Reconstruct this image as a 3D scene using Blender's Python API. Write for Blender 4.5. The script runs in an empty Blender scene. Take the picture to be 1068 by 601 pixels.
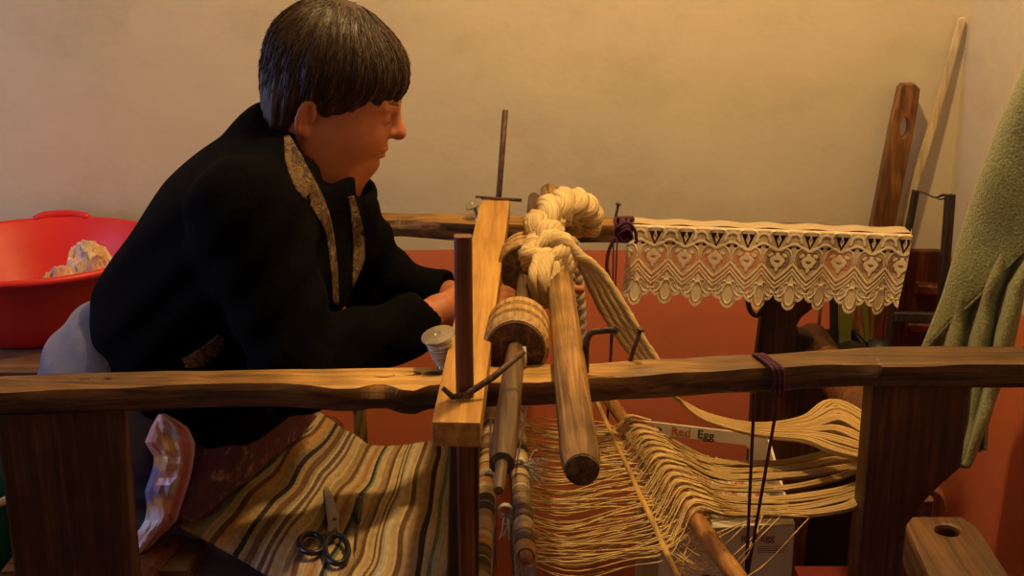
import bpy, bmesh, math, random
import numpy as np
from mathutils import Vector, Matrix, noise

random.seed(7)
rng = np.random.default_rng(7)
S = bpy.context.scene
COL = S.collection

# ------------------------------------------------------------------ camera
F = 1350.0                       # focal length in pixels of the 1068 x 601 frame
PITCH = math.radians(16.9)
CAM = Vector((0.0, 0.0, 1.5))
cd = bpy.data.cameras.new('camera')
cd.sensor_width = 36.0
cd.lens = F / 1068.0 * 36.0
cd.clip_start = 0.05
cam = bpy.data.objects.new('camera', cd)
cam.location = CAM
cam.rotation_euler = (math.pi / 2 - PITCH, 0, 0)
COL.objects.link(cam)
S.camera = cam

# ------------------------------------------------------------------ world, lights, exposure
w = bpy.data.worlds.new('world')
S.world = w
w.use_nodes = True
w.node_tree.nodes['Background'].inputs[0].default_value = (0.35, 0.5, 0.9, 1)
w.node_tree.nodes['Background'].inputs[1].default_value = 0.25

def light(name, kind, loc, energy, color, size=None, size_y=None, target=None):
    l = bpy.data.lights.new(name, kind)
    l.energy = energy
    l.color = color
    if kind == 'AREA':
        l.shape = 'RECTANGLE'
        l.size = size
        l.size_y = size_y
    elif size:
        l.shadow_soft_size = size
    o = bpy.data.objects.new(name, l)
    o.location = loc
    if target is not None:
        o.rotation_euler = (Vector(target) - Vector(loc)).to_track_quat('-Z', 'Y').to_euler()
    COL.objects.link(o)
    return o

BULB = (0.22, 1.78, 2.30)
light('ceiling_bulb', 'POINT', BULB, 60.0, (1.0, 0.655, 0.27), 0.045)
light('window_daylight', 'AREA', (-2.22, 1.75, 1.30), 14.0, (0.42, 0.55, 1.0), 0.9, 1.1, (0, 1.75, 0.9))

light('front_window_daylight', 'AREA', (-0.7, -3.12, 1.45), 5.0, (1.0, 0.88, 0.74), 0.9, 1.1, (-0.1, 2.5, 1.1))

S.view_settings.view_transform = 'Standard'
S.view_settings.look = 'None'
S.view_settings.gamma = 1.0
S.view_settings.exposure = 0.0
S.view_settings.use_curve_mapping = False

# ------------------------------------------------------------------ projection helper
_c, _s = math.cos(PITCH), math.sin(PITCH)
def P(px, py, y=None, z=None, x=None):
    """point in the room seen at pixel (px, py), on the plane y=, z= or x="""
    a = (px - 534.0) / F
    b = (py - 300.5) / F
    d = Vector((a, _c - b * _s, -_s - b * _c))
    if y is not None:
        t = (y - CAM.y) / d.y
    elif z is not None:
        t = (z - CAM.z) / d.z
    else:
        t = (x - CAM.x) / d.x
    return CAM + d * t

# ------------------------------------------------------------------ materials
MATS = {}
def new_mat(name):
    m = bpy.data.materials.new(name)
    m.use_nodes = True
    nt = m.node_tree
    b = nt.nodes['Principled BSDF']
    MATS[name] = m
    return m, nt, b

def nd(nt, t, **kw):
    n = nt.nodes.new(t)
    for k, v in kw.items():
        setattr(n, k, v)
    return n

def ramp(nt, stops, interp='LINEAR'):
    r = nt.nodes.new('ShaderNodeValToRGB')
    r.color_ramp.interpolation = interp
    e = r.color_ramp.elements
    while len(e) < len(stops):
        e.new(0.5)
    for i, (p, c) in enumerate(stops):
        e[i].position = p
        e[i].color = (c[0], c[1], c[2], 1)
    return r

def plain(name, c, rough=0.6, metal=0.0, vary=0.0, scale=30.0, bump=0.0, bscale=200.0, sheen=0.0, spec=None):
    m, nt, b = new_mat(name)
    b.inputs['Base Color'].default_value = (c[0], c[1], c[2], 1)
    b.inputs['Roughness'].default_value = rough
    b.inputs['Metallic'].default_value = metal
    if spec is not None:
        b.inputs['Specular IOR Level'].default_value = spec
    if sheen:
        b.inputs['Sheen Weight'].default_value = sheen
    tc = nd(nt, 'ShaderNodeTexCoord')
    if vary:
        n = nd(nt, 'ShaderNodeTexNoise')
        n.inputs['Scale'].default_value = scale
        n.inputs['Detail'].default_value = 5
        nt.links.new(tc.outputs['Object'], n.inputs['Vector'])
        r = ramp(nt, [(0.3, [x * (1 - vary) for x in c]), (0.7, [min(1, x * (1 + vary)) for x in c])])
        nt.links.new(n.outputs['Fac'], r.inputs['Fac'])
        nt.links.new(r.outputs['Color'], b.inputs['Base Color'])
    if bump:
        n2 = nd(nt, 'ShaderNodeTexNoise')
        n2.inputs['Scale'].default_value = bscale
        n2.inputs['Detail'].default_value = 3
        nt.links.new(tc.outputs['Object'], n2.inputs['Vector'])
        bp = nd(nt, 'ShaderNodeBump')
        bp.inputs['Strength'].default_value = bump
        bp.inputs['Distance'].default_value = 0.003
        nt.links.new(n2.outputs['Fac'], bp.inputs['Height'])
        nt.links.new(bp.outputs['Normal'], b.inputs['Normal'])
    return m

def wood(name, dark, mid, light_, axis='X', scale=1.0, rough=0.55, bump=0.4, stain=0.5):
    """grain runs along the given object axis"""
    m, nt, b = new_mat(name)
    tc = nd(nt, 'ShaderNodeTexCoord')
    mp = nd(nt, 'ShaderNodeMapping')
    sc = {'X': (1.6, 45, 45), 'Y': (45, 1.6, 45), 'Z': (45, 45, 1.6)}[axis]
    mp.inputs['Scale'].default_value = [v * scale for v in sc]
    nt.links.new(tc.outputs['Object'], mp.inputs['Vector'])
    n = nd(nt, 'ShaderNodeTexNoise')
    n.inputs['Scale'].default_value = 2.4
    n.inputs['Detail'].default_value = 8
    n.inputs['Roughness'].default_value = 0.62
    n.inputs['Distortion'].default_value = 0.6
    nt.links.new(mp.outputs['Vector'], n.inputs['Vector'])
    r = ramp(nt, [(0.36, dark), (0.5, mid), (0.64, light_)])
    nt.links.new(n.outputs['Fac'], r.inputs['Fac'])
    n2 = nd(nt, 'ShaderNodeTexNoise')
    n2.inputs['Scale'].default_value = 9.0
    n2.inputs['Detail'].default_value = 4
    nt.links.new(tc.outputs['Object'], n2.inputs['Vector'])
    r2 = ramp(nt, [(0.35, [1 - stain] * 3), (0.62, (1, 1, 1))])
    nt.links.new(n2.outputs['Fac'], r2.inputs['Fac'])
    mx = nd(nt, 'ShaderNodeMixRGB', blend_type='MULTIPLY')
    mx.inputs[0].default_value = 1.0
    nt.links.new(r.outputs['Color'], mx.inputs[1])
    nt.links.new(r2.outputs['Color'], mx.inputs[2])
    nt.links.new(mx.outputs['Color'], b.inputs['Base Color'])
    b.inputs['Roughness'].default_value = rough
    bp = nd(nt, 'ShaderNodeBump')
    bp.inputs['Strength'].default_value = bump
    bp.inputs['Distance'].default_value = 0.004
    nt.links.new(n.outputs['Fac'], bp.inputs['Height'])
    nt.links.new(bp.outputs['Normal'], b.inputs['Normal'])
    return m

def attr_mat(name, rough=0.8, bump=0.0, bscale=300.0, sheen=0.0):
    """colour read from the mesh's own colour attribute"""
    m, nt, b = new_mat(name)
    a = nd(nt, 'ShaderNodeVertexColor', layer_name='Col')
    nt.links.new(a.outputs['Color'], b.inputs['Base Color'])
    b.inputs['Roughness'].default_value = rough
    if sheen:
        b.inputs['Sheen Weight'].default_value = sheen
    if bump:
        tc = nd(nt, 'ShaderNodeTexCoord')
        n2 = nd(nt, 'ShaderNodeTexNoise')
        n2.inputs['Scale'].default_value = bscale
        nt.links.new(tc.outputs['Object'], n2.inputs['Vector'])
        bp = nd(nt, 'ShaderNodeBump')
        bp.inputs['Strength'].default_value = bump
        bp.inputs['Distance'].default_value = 0.003
        nt.links.new(n2.outputs['Fac'], bp.inputs['Height'])
        nt.links.new(bp.outputs['Normal'], b.inputs['Normal'])
    return m

ZB = P(700, 261, y=2.55).z         # height of the painted dado line
def wall_mat(name, upper, lower):
    m, nt, b = new_mat(name)
    g = nd(nt, 'ShaderNodeNewGeometry')
    sx = nd(nt, 'ShaderNodeSeparateXYZ')
    nt.links.new(g.outputs['Position'], sx.inputs[0])
    n = nd(nt, 'ShaderNodeTexNoise')
    n.inputs['Scale'].default_value = 14.0
    n.inputs['Detail'].default_value = 4
    nt.links.new(g.outputs['Position'], n.inputs['Vector'])
    ma = nd(nt, 'ShaderNodeMath', operation='MULTIPLY_ADD')
    ma.inputs[1].default_value = 0.006
    nt.links.new(n.outputs['Fac'], ma.inputs[0])
    nt.links.new(sx.outputs['Z'], ma.inputs[2])
    gt = nd(nt, 'ShaderNodeMath', operation='GREATER_THAN')
    gt.inputs[1].default_value = ZB + 0.003
    nt.links.new(ma.outputs[0], gt.inputs[0])
    # plaster mottling and scuffs
    mp = nd(nt, 'ShaderNodeMapping')
    mp.inputs['Scale'].default_value = (1.0, 1.0, 1.6)
    nt.links.new(g.outputs['Position'], mp.inputs['Vector'])
    n2 = nd(nt, 'ShaderNodeTexNoise')
    n2.inputs['Scale'].default_value = 3.2
    n2.inputs['Detail'].default_value = 8
    n2.inputs['Roughness'].default_value = 0.68
    nt.links.new(mp.outputs['Vector'], n2.inputs['Vector'])
    ru = ramp(nt, [(0.28, [c * 0.84 for c in upper]), (0.48, upper), (0.72, [min(1, c * 1.08) for c in upper])])
    rl = ramp(nt, [(0.25, [c * 0.88 for c in lower]), (0.75, [min(1, c * 1.12) for c in lower])])
    nt.links.new(n2.outputs['Fac'], ru.inputs['Fac'])
    nt.links.new(n2.outputs['Fac'], rl.inputs['Fac'])
    mx = nd(nt, 'ShaderNodeMixRGB')
    nt.links.new(gt.outputs[0], mx.inputs[0])
    nt.links.new(rl.outputs['Color'], mx.inputs[1])
    nt.links.new(ru.outputs['Color'], mx.inputs[2])
    nt.links.new(mx.outputs['Color'], b.inputs['Base Color'])
    b.inputs['Roughness'].default_value = 0.75
    n3 = nd(nt, 'ShaderNodeTexNoise')
    n3.inputs['Scale'].default_value = 55.0
    n3.inputs['Detail'].default_value = 6
    nt.links.new(mp.outputs['Vector'], n3.inputs['Vector'])
    bp = nd(nt, 'ShaderNodeBump')
    bp.inputs['Strength'].default_value = 0.10
    bp.inputs['Distance'].default_value = 0.005
    nt.links.new(n3.outputs['Fac'], bp.inputs['Height'])
    nt.links.new(bp.outputs['Normal'], b.inputs['Normal'])
    return m

M_wall = wall_mat('painted_plaster', (0.62, 0.535, 0.37), (0.72, 0.185, 0.075))
M_ceil = plain('ceiling_paint', (0.40, 0.35, 0.27), 0.8, vary=0.05, scale=4)
M_floor = wood('floor_boards', (0.03, 0.015, 0.008), (0.07, 0.035, 0.018), (0.11, 0.06, 0.03), 'X', 0.5)
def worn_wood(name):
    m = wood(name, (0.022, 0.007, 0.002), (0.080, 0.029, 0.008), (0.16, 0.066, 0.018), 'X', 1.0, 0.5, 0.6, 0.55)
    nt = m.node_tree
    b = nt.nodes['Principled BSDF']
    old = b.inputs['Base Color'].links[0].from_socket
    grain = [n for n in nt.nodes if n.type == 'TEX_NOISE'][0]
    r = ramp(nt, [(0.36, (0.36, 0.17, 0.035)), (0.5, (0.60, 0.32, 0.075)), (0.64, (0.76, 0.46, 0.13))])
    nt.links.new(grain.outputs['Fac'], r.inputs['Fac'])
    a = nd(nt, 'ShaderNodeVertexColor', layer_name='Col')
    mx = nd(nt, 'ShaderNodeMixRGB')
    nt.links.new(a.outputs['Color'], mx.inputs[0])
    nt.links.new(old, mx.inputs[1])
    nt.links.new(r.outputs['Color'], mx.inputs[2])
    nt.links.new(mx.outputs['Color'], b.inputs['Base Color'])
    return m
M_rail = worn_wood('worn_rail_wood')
M_rail_d = wood('post_wood', (0.030, 0.010, 0.004), (0.072, 0.025, 0.009), (0.13, 0.048, 0.018), 'Z', 1.0, 0.55, 0.5, 0.5)
M_pine = wood('pine_wood', (0.42, 0.20, 0.036), (0.56, 0.29, 0.060), (0.66, 0.37, 0.092), 'Y', 0.9, 0.5, 0.25, 0.12)
M_peg = wood('peg_wood', (0.10, 0.03, 0.009), (0.19, 0.065, 0.018), (0.28, 0.10, 0.03), 'Z', 1.0, 0.45)
M_stick = wood('bark_pole', (0.15, 0.066, 0.016), (0.36, 0.185, 0.050), (0.56, 0.33, 0.10), 'Y', 0.9, 0.6, 0.8, 0.6)
M_endgrain = wood('end_grain', (0.06, 0.03, 0.012), (0.15, 0.07, 0.028), (0.30, 0.16, 0.065), 'Y', 0.8, 0.8, 0.8, 0.6)
M_axle = wood('axle_wood', (0.045, 0.022, 0.009), (0.11, 0.056, 0.022), (0.20, 0.11, 0.046), 'Y', 1.0, 0.5, 0.5, 0.4)
M_pulley = wood('pulley_wood', (0.35, 0.18, 0.05), (0.58, 0.34, 0.11), (0.74, 0.50, 0.20), 'Y', 1.3, 0.5, 0.3, 0.35)
M_lease = wood('lease_wood', (0.26, 0.10, 0.02), (0.46, 0.20, 0.045), (0.58, 0.28, 0.075), 'Y', 0.8, 0.5)
M_lease2 = wood('lease_wood_pale', (0.42, 0.22, 0.06), (0.62, 0.36, 0.12), (0.72, 0.46, 0.18), 'Y', 0.8, 0.5)
M_redwood = wood('red_brown_wood', (0.09, 0.033, 0.009), (0.20, 0.075, 0.018), (0.32, 0.14, 0.038), 'Z', 0.8, 0.35, 0.3)
M_palewood = wood('pale_painted_wood', (0.46, 0.34, 0.20), (0.62, 0.49, 0.30), (0.72, 0.60, 0.40), 'Z', 0.8, 0.6, 0.25, 0.3)
M_mah = wood('mahogany_panel', (0.05, 0.012, 0.006), (0.12, 0.028, 0.010), (0.18, 0.045, 0.016), 'Z', 0.7, 0.4, 0.25)
M_block = wood('block_wood', (0.06, 0.024, 0.008), (0.125, 0.054, 0.017), (0.19, 0.090, 0.030), 'Y', 0.8, 0.5, 0.45, 0.4)
M_chest = wood('chest_wood', (0.10, 0.045, 0.018), (0.20, 0.10, 0.040), (0.30, 0.16, 0.065), 'X', 0.7, 0.6, 0.4)
M_darkstick = wood('blackened_wood', (0.012, 0.007, 0.005), (0.03, 0.017, 0.011), (0.06, 0.033, 0.02), 'Z', 1.0, 0.6)
M_iron = plain('rusty_iron', (0.10, 0.058, 0.038), 0.55, 0.6, 0.5, 120, 0.4, 300)
M_zinc = plain('worn_metal', (0.52, 0.47, 0.38), 0.38, 0.85, 0.2, 60, 0.1, 200)
M_steel = plain('scissor_steel', (0.40, 0.36, 0.30), 0.35, 0.8, 0.15, 60)
M_blackpl = plain('black_plastic', (0.012, 0.012, 0.013), 0.35)
M_bin = plain('dull_black_plastic', (0.016, 0.015, 0.016), 0.5, 0, 0.3, 20)
M_redpl = plain('red_plastic', (0.66, 0.022, 0.020), 0.45, 0, 0.06, 8)
M_green = plain('dark_green_plastic', (0.01, 0.10, 0.05), 0.4)
M_slat = plain('olive_green_paint', (0.13, 0.15, 0.030), 0.5, 0, 0.2, 30)
M_card = plain('cardboard', (0.74, 0.65, 0.50), 0.75, 0, 0.08, 20, 0.1, 150)
M_cardin = plain('cardboard_brown', (0.34, 0.21, 0.10), 0.85, 0, 0.1, 20)
M_inkr = plain('orange_ink', (0.60, 0.14, 0.02), 0.6)
M_inkd = plain('dark_ink', (0.06, 0.035, 0.025), 0.6)
M_inkbrown = plain('brown_ink', (0.22, 0.07, 0.03), 0.6)
M_purple = plain('purple_yarn', (0.080, 0.016, 0.052), 0.85, 0, 0.3, 300, 0.6, 800)
M_string = plain('white_string', (0.66, 0.62, 0.56), 0.85, 0, 0.15, 200, 0.4, 900)
M_yellow = plain('yellow_ribbon', (0.62, 0.40, 0.07), 0.45, 0, 0.1, 60)
M_pinkcl = plain('laundry_pink', (0.66, 0.36, 0.22), 0.8, 0, 0.25, 40, 0.3, 120)
M_creamcl = plain('laundry_cream', (0.72, 0.56, 0.36), 0.8, 0, 0.15, 40, 0.3, 120)
M_bluecl = plain('laundry_blue', (0.16, 0.18, 0.26), 0.8, 0, 0.2, 40)
M_skin = plain('skin', (0.45, 0.150, 0.064), 0.55, 0, 0.10, 35, 0.12, 260)
MATS['skin'].node_tree.nodes['Principled BSDF'].inputs['Subsurface Weight'].default_value = 0.0
M_lip = plain('lips', (0.46, 0.13, 0.08), 0.5)
M_eye = plain('eye_white', (0.55, 0.48, 0.42), 0.25)
M_iris = plain('iris', (0.05, 0.035, 0.025), 0.2)
M_brow = plain('eyebrow_hair', (0.16, 0.085, 0.04), 0.8)
M_rope = None

def fibre(name, dark, mid, light_, scale=120.0, ratio=8.0, bump=0.8):
    """yarn: fine fibres along the UV u direction"""
    m, nt, b = new_mat(name)
    tc = nd(nt, 'ShaderNodeTexCoord')
    mp = nd(nt, 'ShaderNodeMapping')
    mp.inputs['Scale'].default_value = (scale / ratio, scale, 1)
    nt.links.new(tc.outputs['UV'], mp.inputs['Vector'])
    n = nd(nt, 'ShaderNodeTexNoise')
    n.inputs['Scale'].default_value = 1.0
    n.inputs['Detail'].default_value = 3
    nt.links.new(mp.outputs['Vector'], n.inputs['Vector'])
    r = ramp(nt, [(0.3, dark), (0.5, mid), (0.68, light_)])
    nt.links.new(n.outputs['Fac'], r.inputs['Fac'])
    nt.links.new(r.outputs['Color'], b.inputs['Base Color'])
    b.inputs['Roughness'].default_value = 0.85
    bp = nd(nt, 'ShaderNodeBump')
    bp.inputs['Strength'].default_value = bump
    bp.inputs['Distance'].default_value = 0.003
    nt.links.new(n.outputs['Fac'], bp.inputs['Height'])
    nt.links.new(bp.outputs['Normal'], b.inputs['Normal'])
    return m

M_rope = fibre('cream_warp_rope', (0.40, 0.25, 0.09), (0.72, 0.53, 0.26), (0.86, 0.70, 0.42), 26, 9)
M_bundle = fibre('warp_bundle_yarn', (0.36, 0.20, 0.06), (0.66, 0.44, 0.17), (0.80, 0.60, 0.30), 16, 18)
M_thread = plain('warp_thread', (0.68, 0.47, 0.20), 0.8, 0, 0.25, 60)
M_heddle = plain('heddle_string', (0.42, 0.33, 0.23), 0.85, 0, 0.25, 120)
M_band = attr_mat('thread_wrapping', 0.85, 0.4, 900)
M_rug = attr_mat('rag_weave', 0.9, 0.5, 500)
M_bag = attr_mat('printed_plastic', 0.3)

# cloth materials ---------------------------------------------------------
M_knit = plain('black_knit', (0.0028, 0.0026, 0.0032), 0.95, 0, 0.35, 60, 0.6, 380, spec=0.05)
M_skirt = plain('blue_grey_wool', (0.135, 0.140, 0.205), 0.9, 0, 0.12, 40, 0.3, 300, sheen=0.15, spec=0.2)

def voro_mat(name, cols, scale, rough=0.8):
    m, nt, b = new_mat(name)
    tc = nd(nt, 'ShaderNodeTexCoord')
    n = nd(nt, 'ShaderNodeTexNoise')
    n.inputs['Scale'].default_value = scale
    n.inputs['Detail'].default_value = 3
    n.inputs['Roughness'].default_value = 0.65
    n.inputs['Distortion'].default_value = 1.6
    nt.links.new(tc.outputs['Object'], n.inputs['Vector'])
    k = len(cols)
    r = ramp(nt, [(0.30 + 0.40 * i / (k - 1), c) for i, c in enumerate(cols)], 'LINEAR')
    nt.links.new(n.outputs['Fac'], r.inputs['Fac'])
    nt.links.new(r.outputs['Color'], b.inputs['Base Color'])
    b.inputs['Roughness'].default_value = rough
    return m

M_trim = voro_mat('brown_patterned_trim', [(0.010, 0.006, 0.004), (0.03, 0.014, 0.007), (0.20, 0.10, 0.035), (0.02, 0.010, 0.005), (0.015, 0.008, 0.005), (0.24, 0.13, 0.05), (0.02, 0.01, 0.006)], 48)
M_apron = voro_mat('maroon_print', [(0.075, 0.020, 0.050), (0.11, 0.030, 0.062), (0.13, 0.04, 0.060), (0.42, 0.22, 0.13)], 22)

def hair_mat():
    m, nt, b = new_mat('short_brown_hair')
    a = nd(nt, 'ShaderNodeVertexColor', layer_name='Col')
    nt.links.new(a.outputs['Color'], b.inputs['Base Color'])
    b.inputs['Roughness'].default_value = 0.48
    b.inputs['Specular IOR Level'].default_value = 0.5
    return m
M_hair = hair_mat()

def towel_mat():
    m, nt, b = new_mat('green_terry')
    tc = nd(nt, 'ShaderNodeTexCoord')
    n = nd(nt, 'ShaderNodeTexNoise')
    n.inputs['Scale'].default_value = 260.0
    n.inputs['Detail'].default_value = 4
    nt.links.new(tc.outputs['Object'], n.inputs['Vector'])
    r = ramp(nt, [(0.3, (0.17, 0.19, 0.085)), (0.55, (0.29, 0.31, 0.15)), (0.75, (0.38, 0.39, 0.21))])
    nt.links.new(n.outputs['Fac'], r.inputs['Fac'])
    nt.links.new(r.outputs['Color'], b.inputs['Base Color'])
    b.inputs['Roughness'].default_value = 0.95
    b.inputs['Sheen Weight'].default_value = 0.2
    bp = nd(nt, 'ShaderNodeBump')
    bp.inputs['Strength'].default_value = 0.6
    bp.inputs['Distance'].default_value = 0.004
    nt.links.new(n.outputs['Fac'], bp.inputs['Height'])
    nt.links.new(bp.outputs['Normal'], b.inputs['Normal'])
    return m
M_towel = towel_mat()

def net_mat(name, c, alpha):
    m, nt, b = new_mat(name)
    out = nt.nodes['Material Output']
    t = nd(nt, 'ShaderNodeBsdfTransparent')
    mx = nd(nt, 'ShaderNodeMixShader')
    mx.inputs[0].default_value = alpha
    b.inputs['Base Color'].default_value = (*c, 1)
    b.inputs['Roughness'].default_value = 0.9
    nt.links.new(t.outputs[0], mx.inputs[1])
    nt.links.new(b.outputs[0], mx.inputs[2])
    nt.links.new(mx.outputs[0], out.inputs['Surface'])
    return m
M_lace = plain('lace_thread', (0.80, 0.68, 0.47), 0.85, 0, 0.06, 200)
M_net = net_mat('lace_net', (0.64, 0.50, 0.31), 0.86)
M_thin = net_mat('lace_open_net', (0.60, 0.45, 0.27), 0.42)
M_glass, _nt, _b = new_mat('window_glass')
_b.inputs['Base Color'].default_value = (0.8, 0.88, 1, 1)
_b.inputs['Transmission Weight'].default_value = 1.0
_b.inputs['Roughness'].default_value = 0.02

# ------------------------------------------------------------------ object helpers
WORLD = {}
def finish(name, bm_or_mesh, mat, parent=None, smooth=True, origin=None, mats=None):
    """link a mesh given in room coordinates as one object with its origin at its own base"""
    if isinstance(bm_or_mesh, bmesh.types.BMesh):
        me = bpy.data.meshes.new(name)
        bm_or_mesh.normal_update()
        bm_or_mesh.to_mesh(me)
        bm_or_mesh.free()
    else:
        me = bm_or_mesh
        me.name = name
    n = len(me.vertices)
    co = np.empty(n * 3, dtype=np.float32)
    me.vertices.foreach_get('co', co)
    co = co.reshape(-1, 3)
    if origin is None:
        lo, hi = co.min(0), co.max(0)
        origin = Vector(((lo[0] + hi[0]) / 2, (lo[1] + hi[1]) / 2, lo[2]))
    origin = Vector(origin)
    co = co - np.array(origin, dtype=np.float32)
    me.vertices.foreach_set('co', co.ravel())
    for m in (mats or [mat]):
        me.materials.append(m)
    if smooth:
        me.polygons.foreach_set('use_smooth', np.ones(len(me.polygons), dtype=bool))
    me.update()
    o = bpy.data.objects.new(name, me)
    COL.objects.link(o)
    pw = WORLD[parent] if parent is not None else Vector((0, 0, 0))
    o.parent = parent
    o.location = origin - pw
    WORLD[o] = origin
    return o

def thing(name, label, cat, loc, group=None):
    o = bpy.data.objects.new(name, None)
    o.empty_display_size = 0.05
    COL.objects.link(o)
    o.location = loc
    WORLD[o] = Vector(loc)
    return tag(o, label, cat, group)

def tag(o, label, cat, group=None, kind=None):
    o['label'] = label
    o['category'] = cat
    if group:
        o['group'] = group
    if kind:
        o['kind'] = kind
    return o

def struct(o):
    o['kind'] = 'structure'
    return o

def frame_for(t):
    t = t.normalized()
    up = Vector((0, 0, 1)) if abs(t.z) < 0.93 else Vector((1, 0, 0))
    s = t.cross(up).normalized()
    return s, s.cross(t).normalized()

def add_tube(bm, pts, radii, seg=10, caps=True, squash=1.0, twist=0.0, lobes=0, lobe_amp=0.0, uv=True):
    """tube along pts; radii a number or list. parallel-transport frame. UV u = length, v = around"""
    pts = [Vector(p) for p in pts]
    n = len(pts)
    if not isinstance(radii, (list, tuple)):
        radii = [radii] * n
    layer = bm.loops.layers.uv.verify() if uv else None
    rings = []
    s = None
    L = 0
    lens = []
    for i, p in enumerate(pts):
        if i:
            L += (p - pts[i - 1]).length
        lens.append(L)
        t = (pts[min(i + 1, n - 1)] - pts[max(i - 1, 0)])
        if t.length < 1e-9:
            t = Vector((0, 0, 1))
        t.normalize()
        if s is None:
            s, u = frame_for(t)
        else:
            s = (s - t * s.dot(t))
            if s.length < 1e-6:
                s, u = frame_for(t)
            s.normalize()
            u = s.cross(t).normalized()
        ring = []
        for k in range(seg):
            a = 2 * math.pi * k / seg + twist * L
            r = radii[i]
            if lobes:
                r *= 1 + lobe_amp * math.cos(lobes * (2 * math.pi * k / seg))
            ring.append(bm.verts.new(p + s * (math.cos(a) * r) + u * (math.sin(a) * r * squash)))
        rings.append(ring)
    for i in range(n - 1):
        for k in range(seg):
            f = bm.faces.new((rings[i][k], rings[i][(k + 1) % seg], rings[i + 1][(k + 1) % seg], rings[i + 1][k]))
            f.smooth = True
            if uv:
                us = (lens[i] * 10, lens[i] * 10, lens[i + 1] * 10, lens[i + 1] * 10)
                vs = (k / seg, (k + 1) / seg, (k + 1) / seg, k / seg)
                for lp, uu, vv in zip(f.loops, us, vs):
                    lp[layer].uv = (uu, vv)
    if caps:
        bm.faces.new(list(reversed(rings[0])))
        bm.faces.new(rings[-1])
    return rings

def smooth_path(pts, n=40):
    """Catmull-Rom through pts"""
    pts = [Vector(p) for p in pts]
    q = [pts[0] * 2 - pts[1]] + pts + [pts[-1] * 2 - pts[-2]]
    out = []
    m = len(pts) - 1
    for i in range(n + 1):
        x = i / n * m
        k = min(int(x), m - 1)
        t = x - k
        a, b, c, d = q[k], q[k + 1], q[k + 2], q[k + 3]
        out.append(0.5 * ((2 * b) + (c - a) * t + (2 * a - 5 * b + 4 * c - d) * t * t + (3 * b - a - 3 * c + d) * t ** 3))
    return out

def tube_obj(name, pts, radii, mat, parent=None, seg=12, **kw):
    bm = bmesh.new()
    add_tube(bm, pts, radii, seg, **kw)
    return finish(name, bm, mat, parent)

def beam(name, p0, p1, width, height, mat, parent=None, segs=24, rough=0.0015, bevel=0.004, up=Vector((0, 0, 1)), seed=0, w1=None, h1=None):
    """hand-sawn timber from p0 to p1 (centre line), slightly uneven, with worn edges"""
    p0, p1 = Vector(p0), Vector(p1)
    t = (p1 - p0).normalized()
    s = t.cross(up).normalized()
    u = s.cross(t).normalized()
    bm = bmesh.new()
    rings = []
    w1 = width if w1 is None else w1
    h1 = height if h1 is None else h1
    for i in range(segs + 1):
        f = i / segs
        c = p0.lerp(p1, f)
        a, b = (width + (w1 - width) * f) / 2, (height + (h1 - height) * f) / 2
        k = min(bevel, a * 0.6, b * 0.6)
        prof = [(-a, -b + k), (-a, b - k), (-a + k, b), (0, b), (a - k, b), (a, b - k), (a, -b + k), (a - k, -b), (0, -b), (-a + k, -b)]
        ring = []
        for j, (x, z) in enumerate(prof):
            q = Vector((f * 9 + seed, j * 1.7 + seed, seed * 0.37))
            dx = noise.noise(q * 1.3) * rough
            dz = noise.noise(q * 1.3 + Vector((31, 7, 5))) * rough
            ring.append(bm.verts.new(c + s * (x + dx) + u * (z + dz)))
        rings.append(ring)
    m = len(rings[0])
    for i in range(segs):
        for j in range(m):
            bm.faces.new((rings[i][j], rings[i][(j + 1) % m], rings[i + 1][(j + 1) % m], rings[i + 1][j]))
    bm.faces.new(list(reversed(rings[0])))
    bm.faces.new(rings[-1])
    bmesh.ops.recalc_face_normals(bm, faces=bm.faces)
    return finish(name, bm, mat, parent, smooth=False)

def add_box(bm, lo, hi):
    v = [bm.verts.new((x, y, z)) for x in (lo[0], hi[0]) for y in (lo[1], hi[1]) for z in (lo[2], hi[2])]
    for f in ((0, 1, 3, 2), (4, 6, 7, 5), (0, 4, 5, 1), (2, 3, 7, 6), (0, 2, 6, 4), (1, 5, 7, 3)):
        bm.faces.new([v[i] for i in f])
    return v

def box_obj(name, lo, hi, mat, parent=None, bevel=0.0):
    bm = bmesh.new()
    add_box(bm, lo, hi)
    if bevel:
        bmesh.ops.bevel(bm, geom=bm.edges[:], offset=bevel, segments=2, affect='EDGES', profile=0.6)
    bmesh.ops.recalc_face_normals(bm, faces=bm.faces)
    return finish(name, bm, mat, parent, smooth=False)

def slab(bm, outline, depth, holes=()):
    """outline: list of 3-D points in a plane, extruded by the vector depth; holes cut right through"""
    depth = Vector(depth)
    edges = []
    loops = []
    for ring in [outline] + list(holes):
        vs = [bm.verts.new(p) for p in ring]
        loops.append(vs)
        for i in range(len(vs)):
            edges.append(bm.edges.new((vs[i], vs[(i + 1) % len(vs)])))
    r = bmesh.ops.triangle_fill(bm, edges=edges, use_beauty=True)
    faces = [g for g in r['geom'] if isinstance(g, bmesh.types.BMFace)]
    mp = {v: bm.verts.new(v.co + depth) for l in loops for v in l}
    for f in faces:
        bm.faces.new([mp[v] for v in reversed(f.verts)])
    for l in loops:
        for i in range(len(l)):
            a, b = l[i], l[(i + 1) % len(l)]
            bm.faces.new((a, b, mp[b], mp[a]))
    bmesh.ops.recalc_face_normals(bm, faces=bm.faces)

def slab_obj(name, outline, depth, mat, parent=None, holes=(), bevel=0.0):
    bm = bmesh.new()
    slab(bm, outline, depth, holes)
    if bevel:
        es = [e for e in bm.edges if len(e.link_faces) == 2 and e.calc_face_angle(0) > 0.9]
        bmesh.ops.bevel(bm, geom=es, offset=bevel, segments=2, affect='EDGES', profile=0.6)
    return finish(name, bm, mat, parent, smooth=False)

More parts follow.
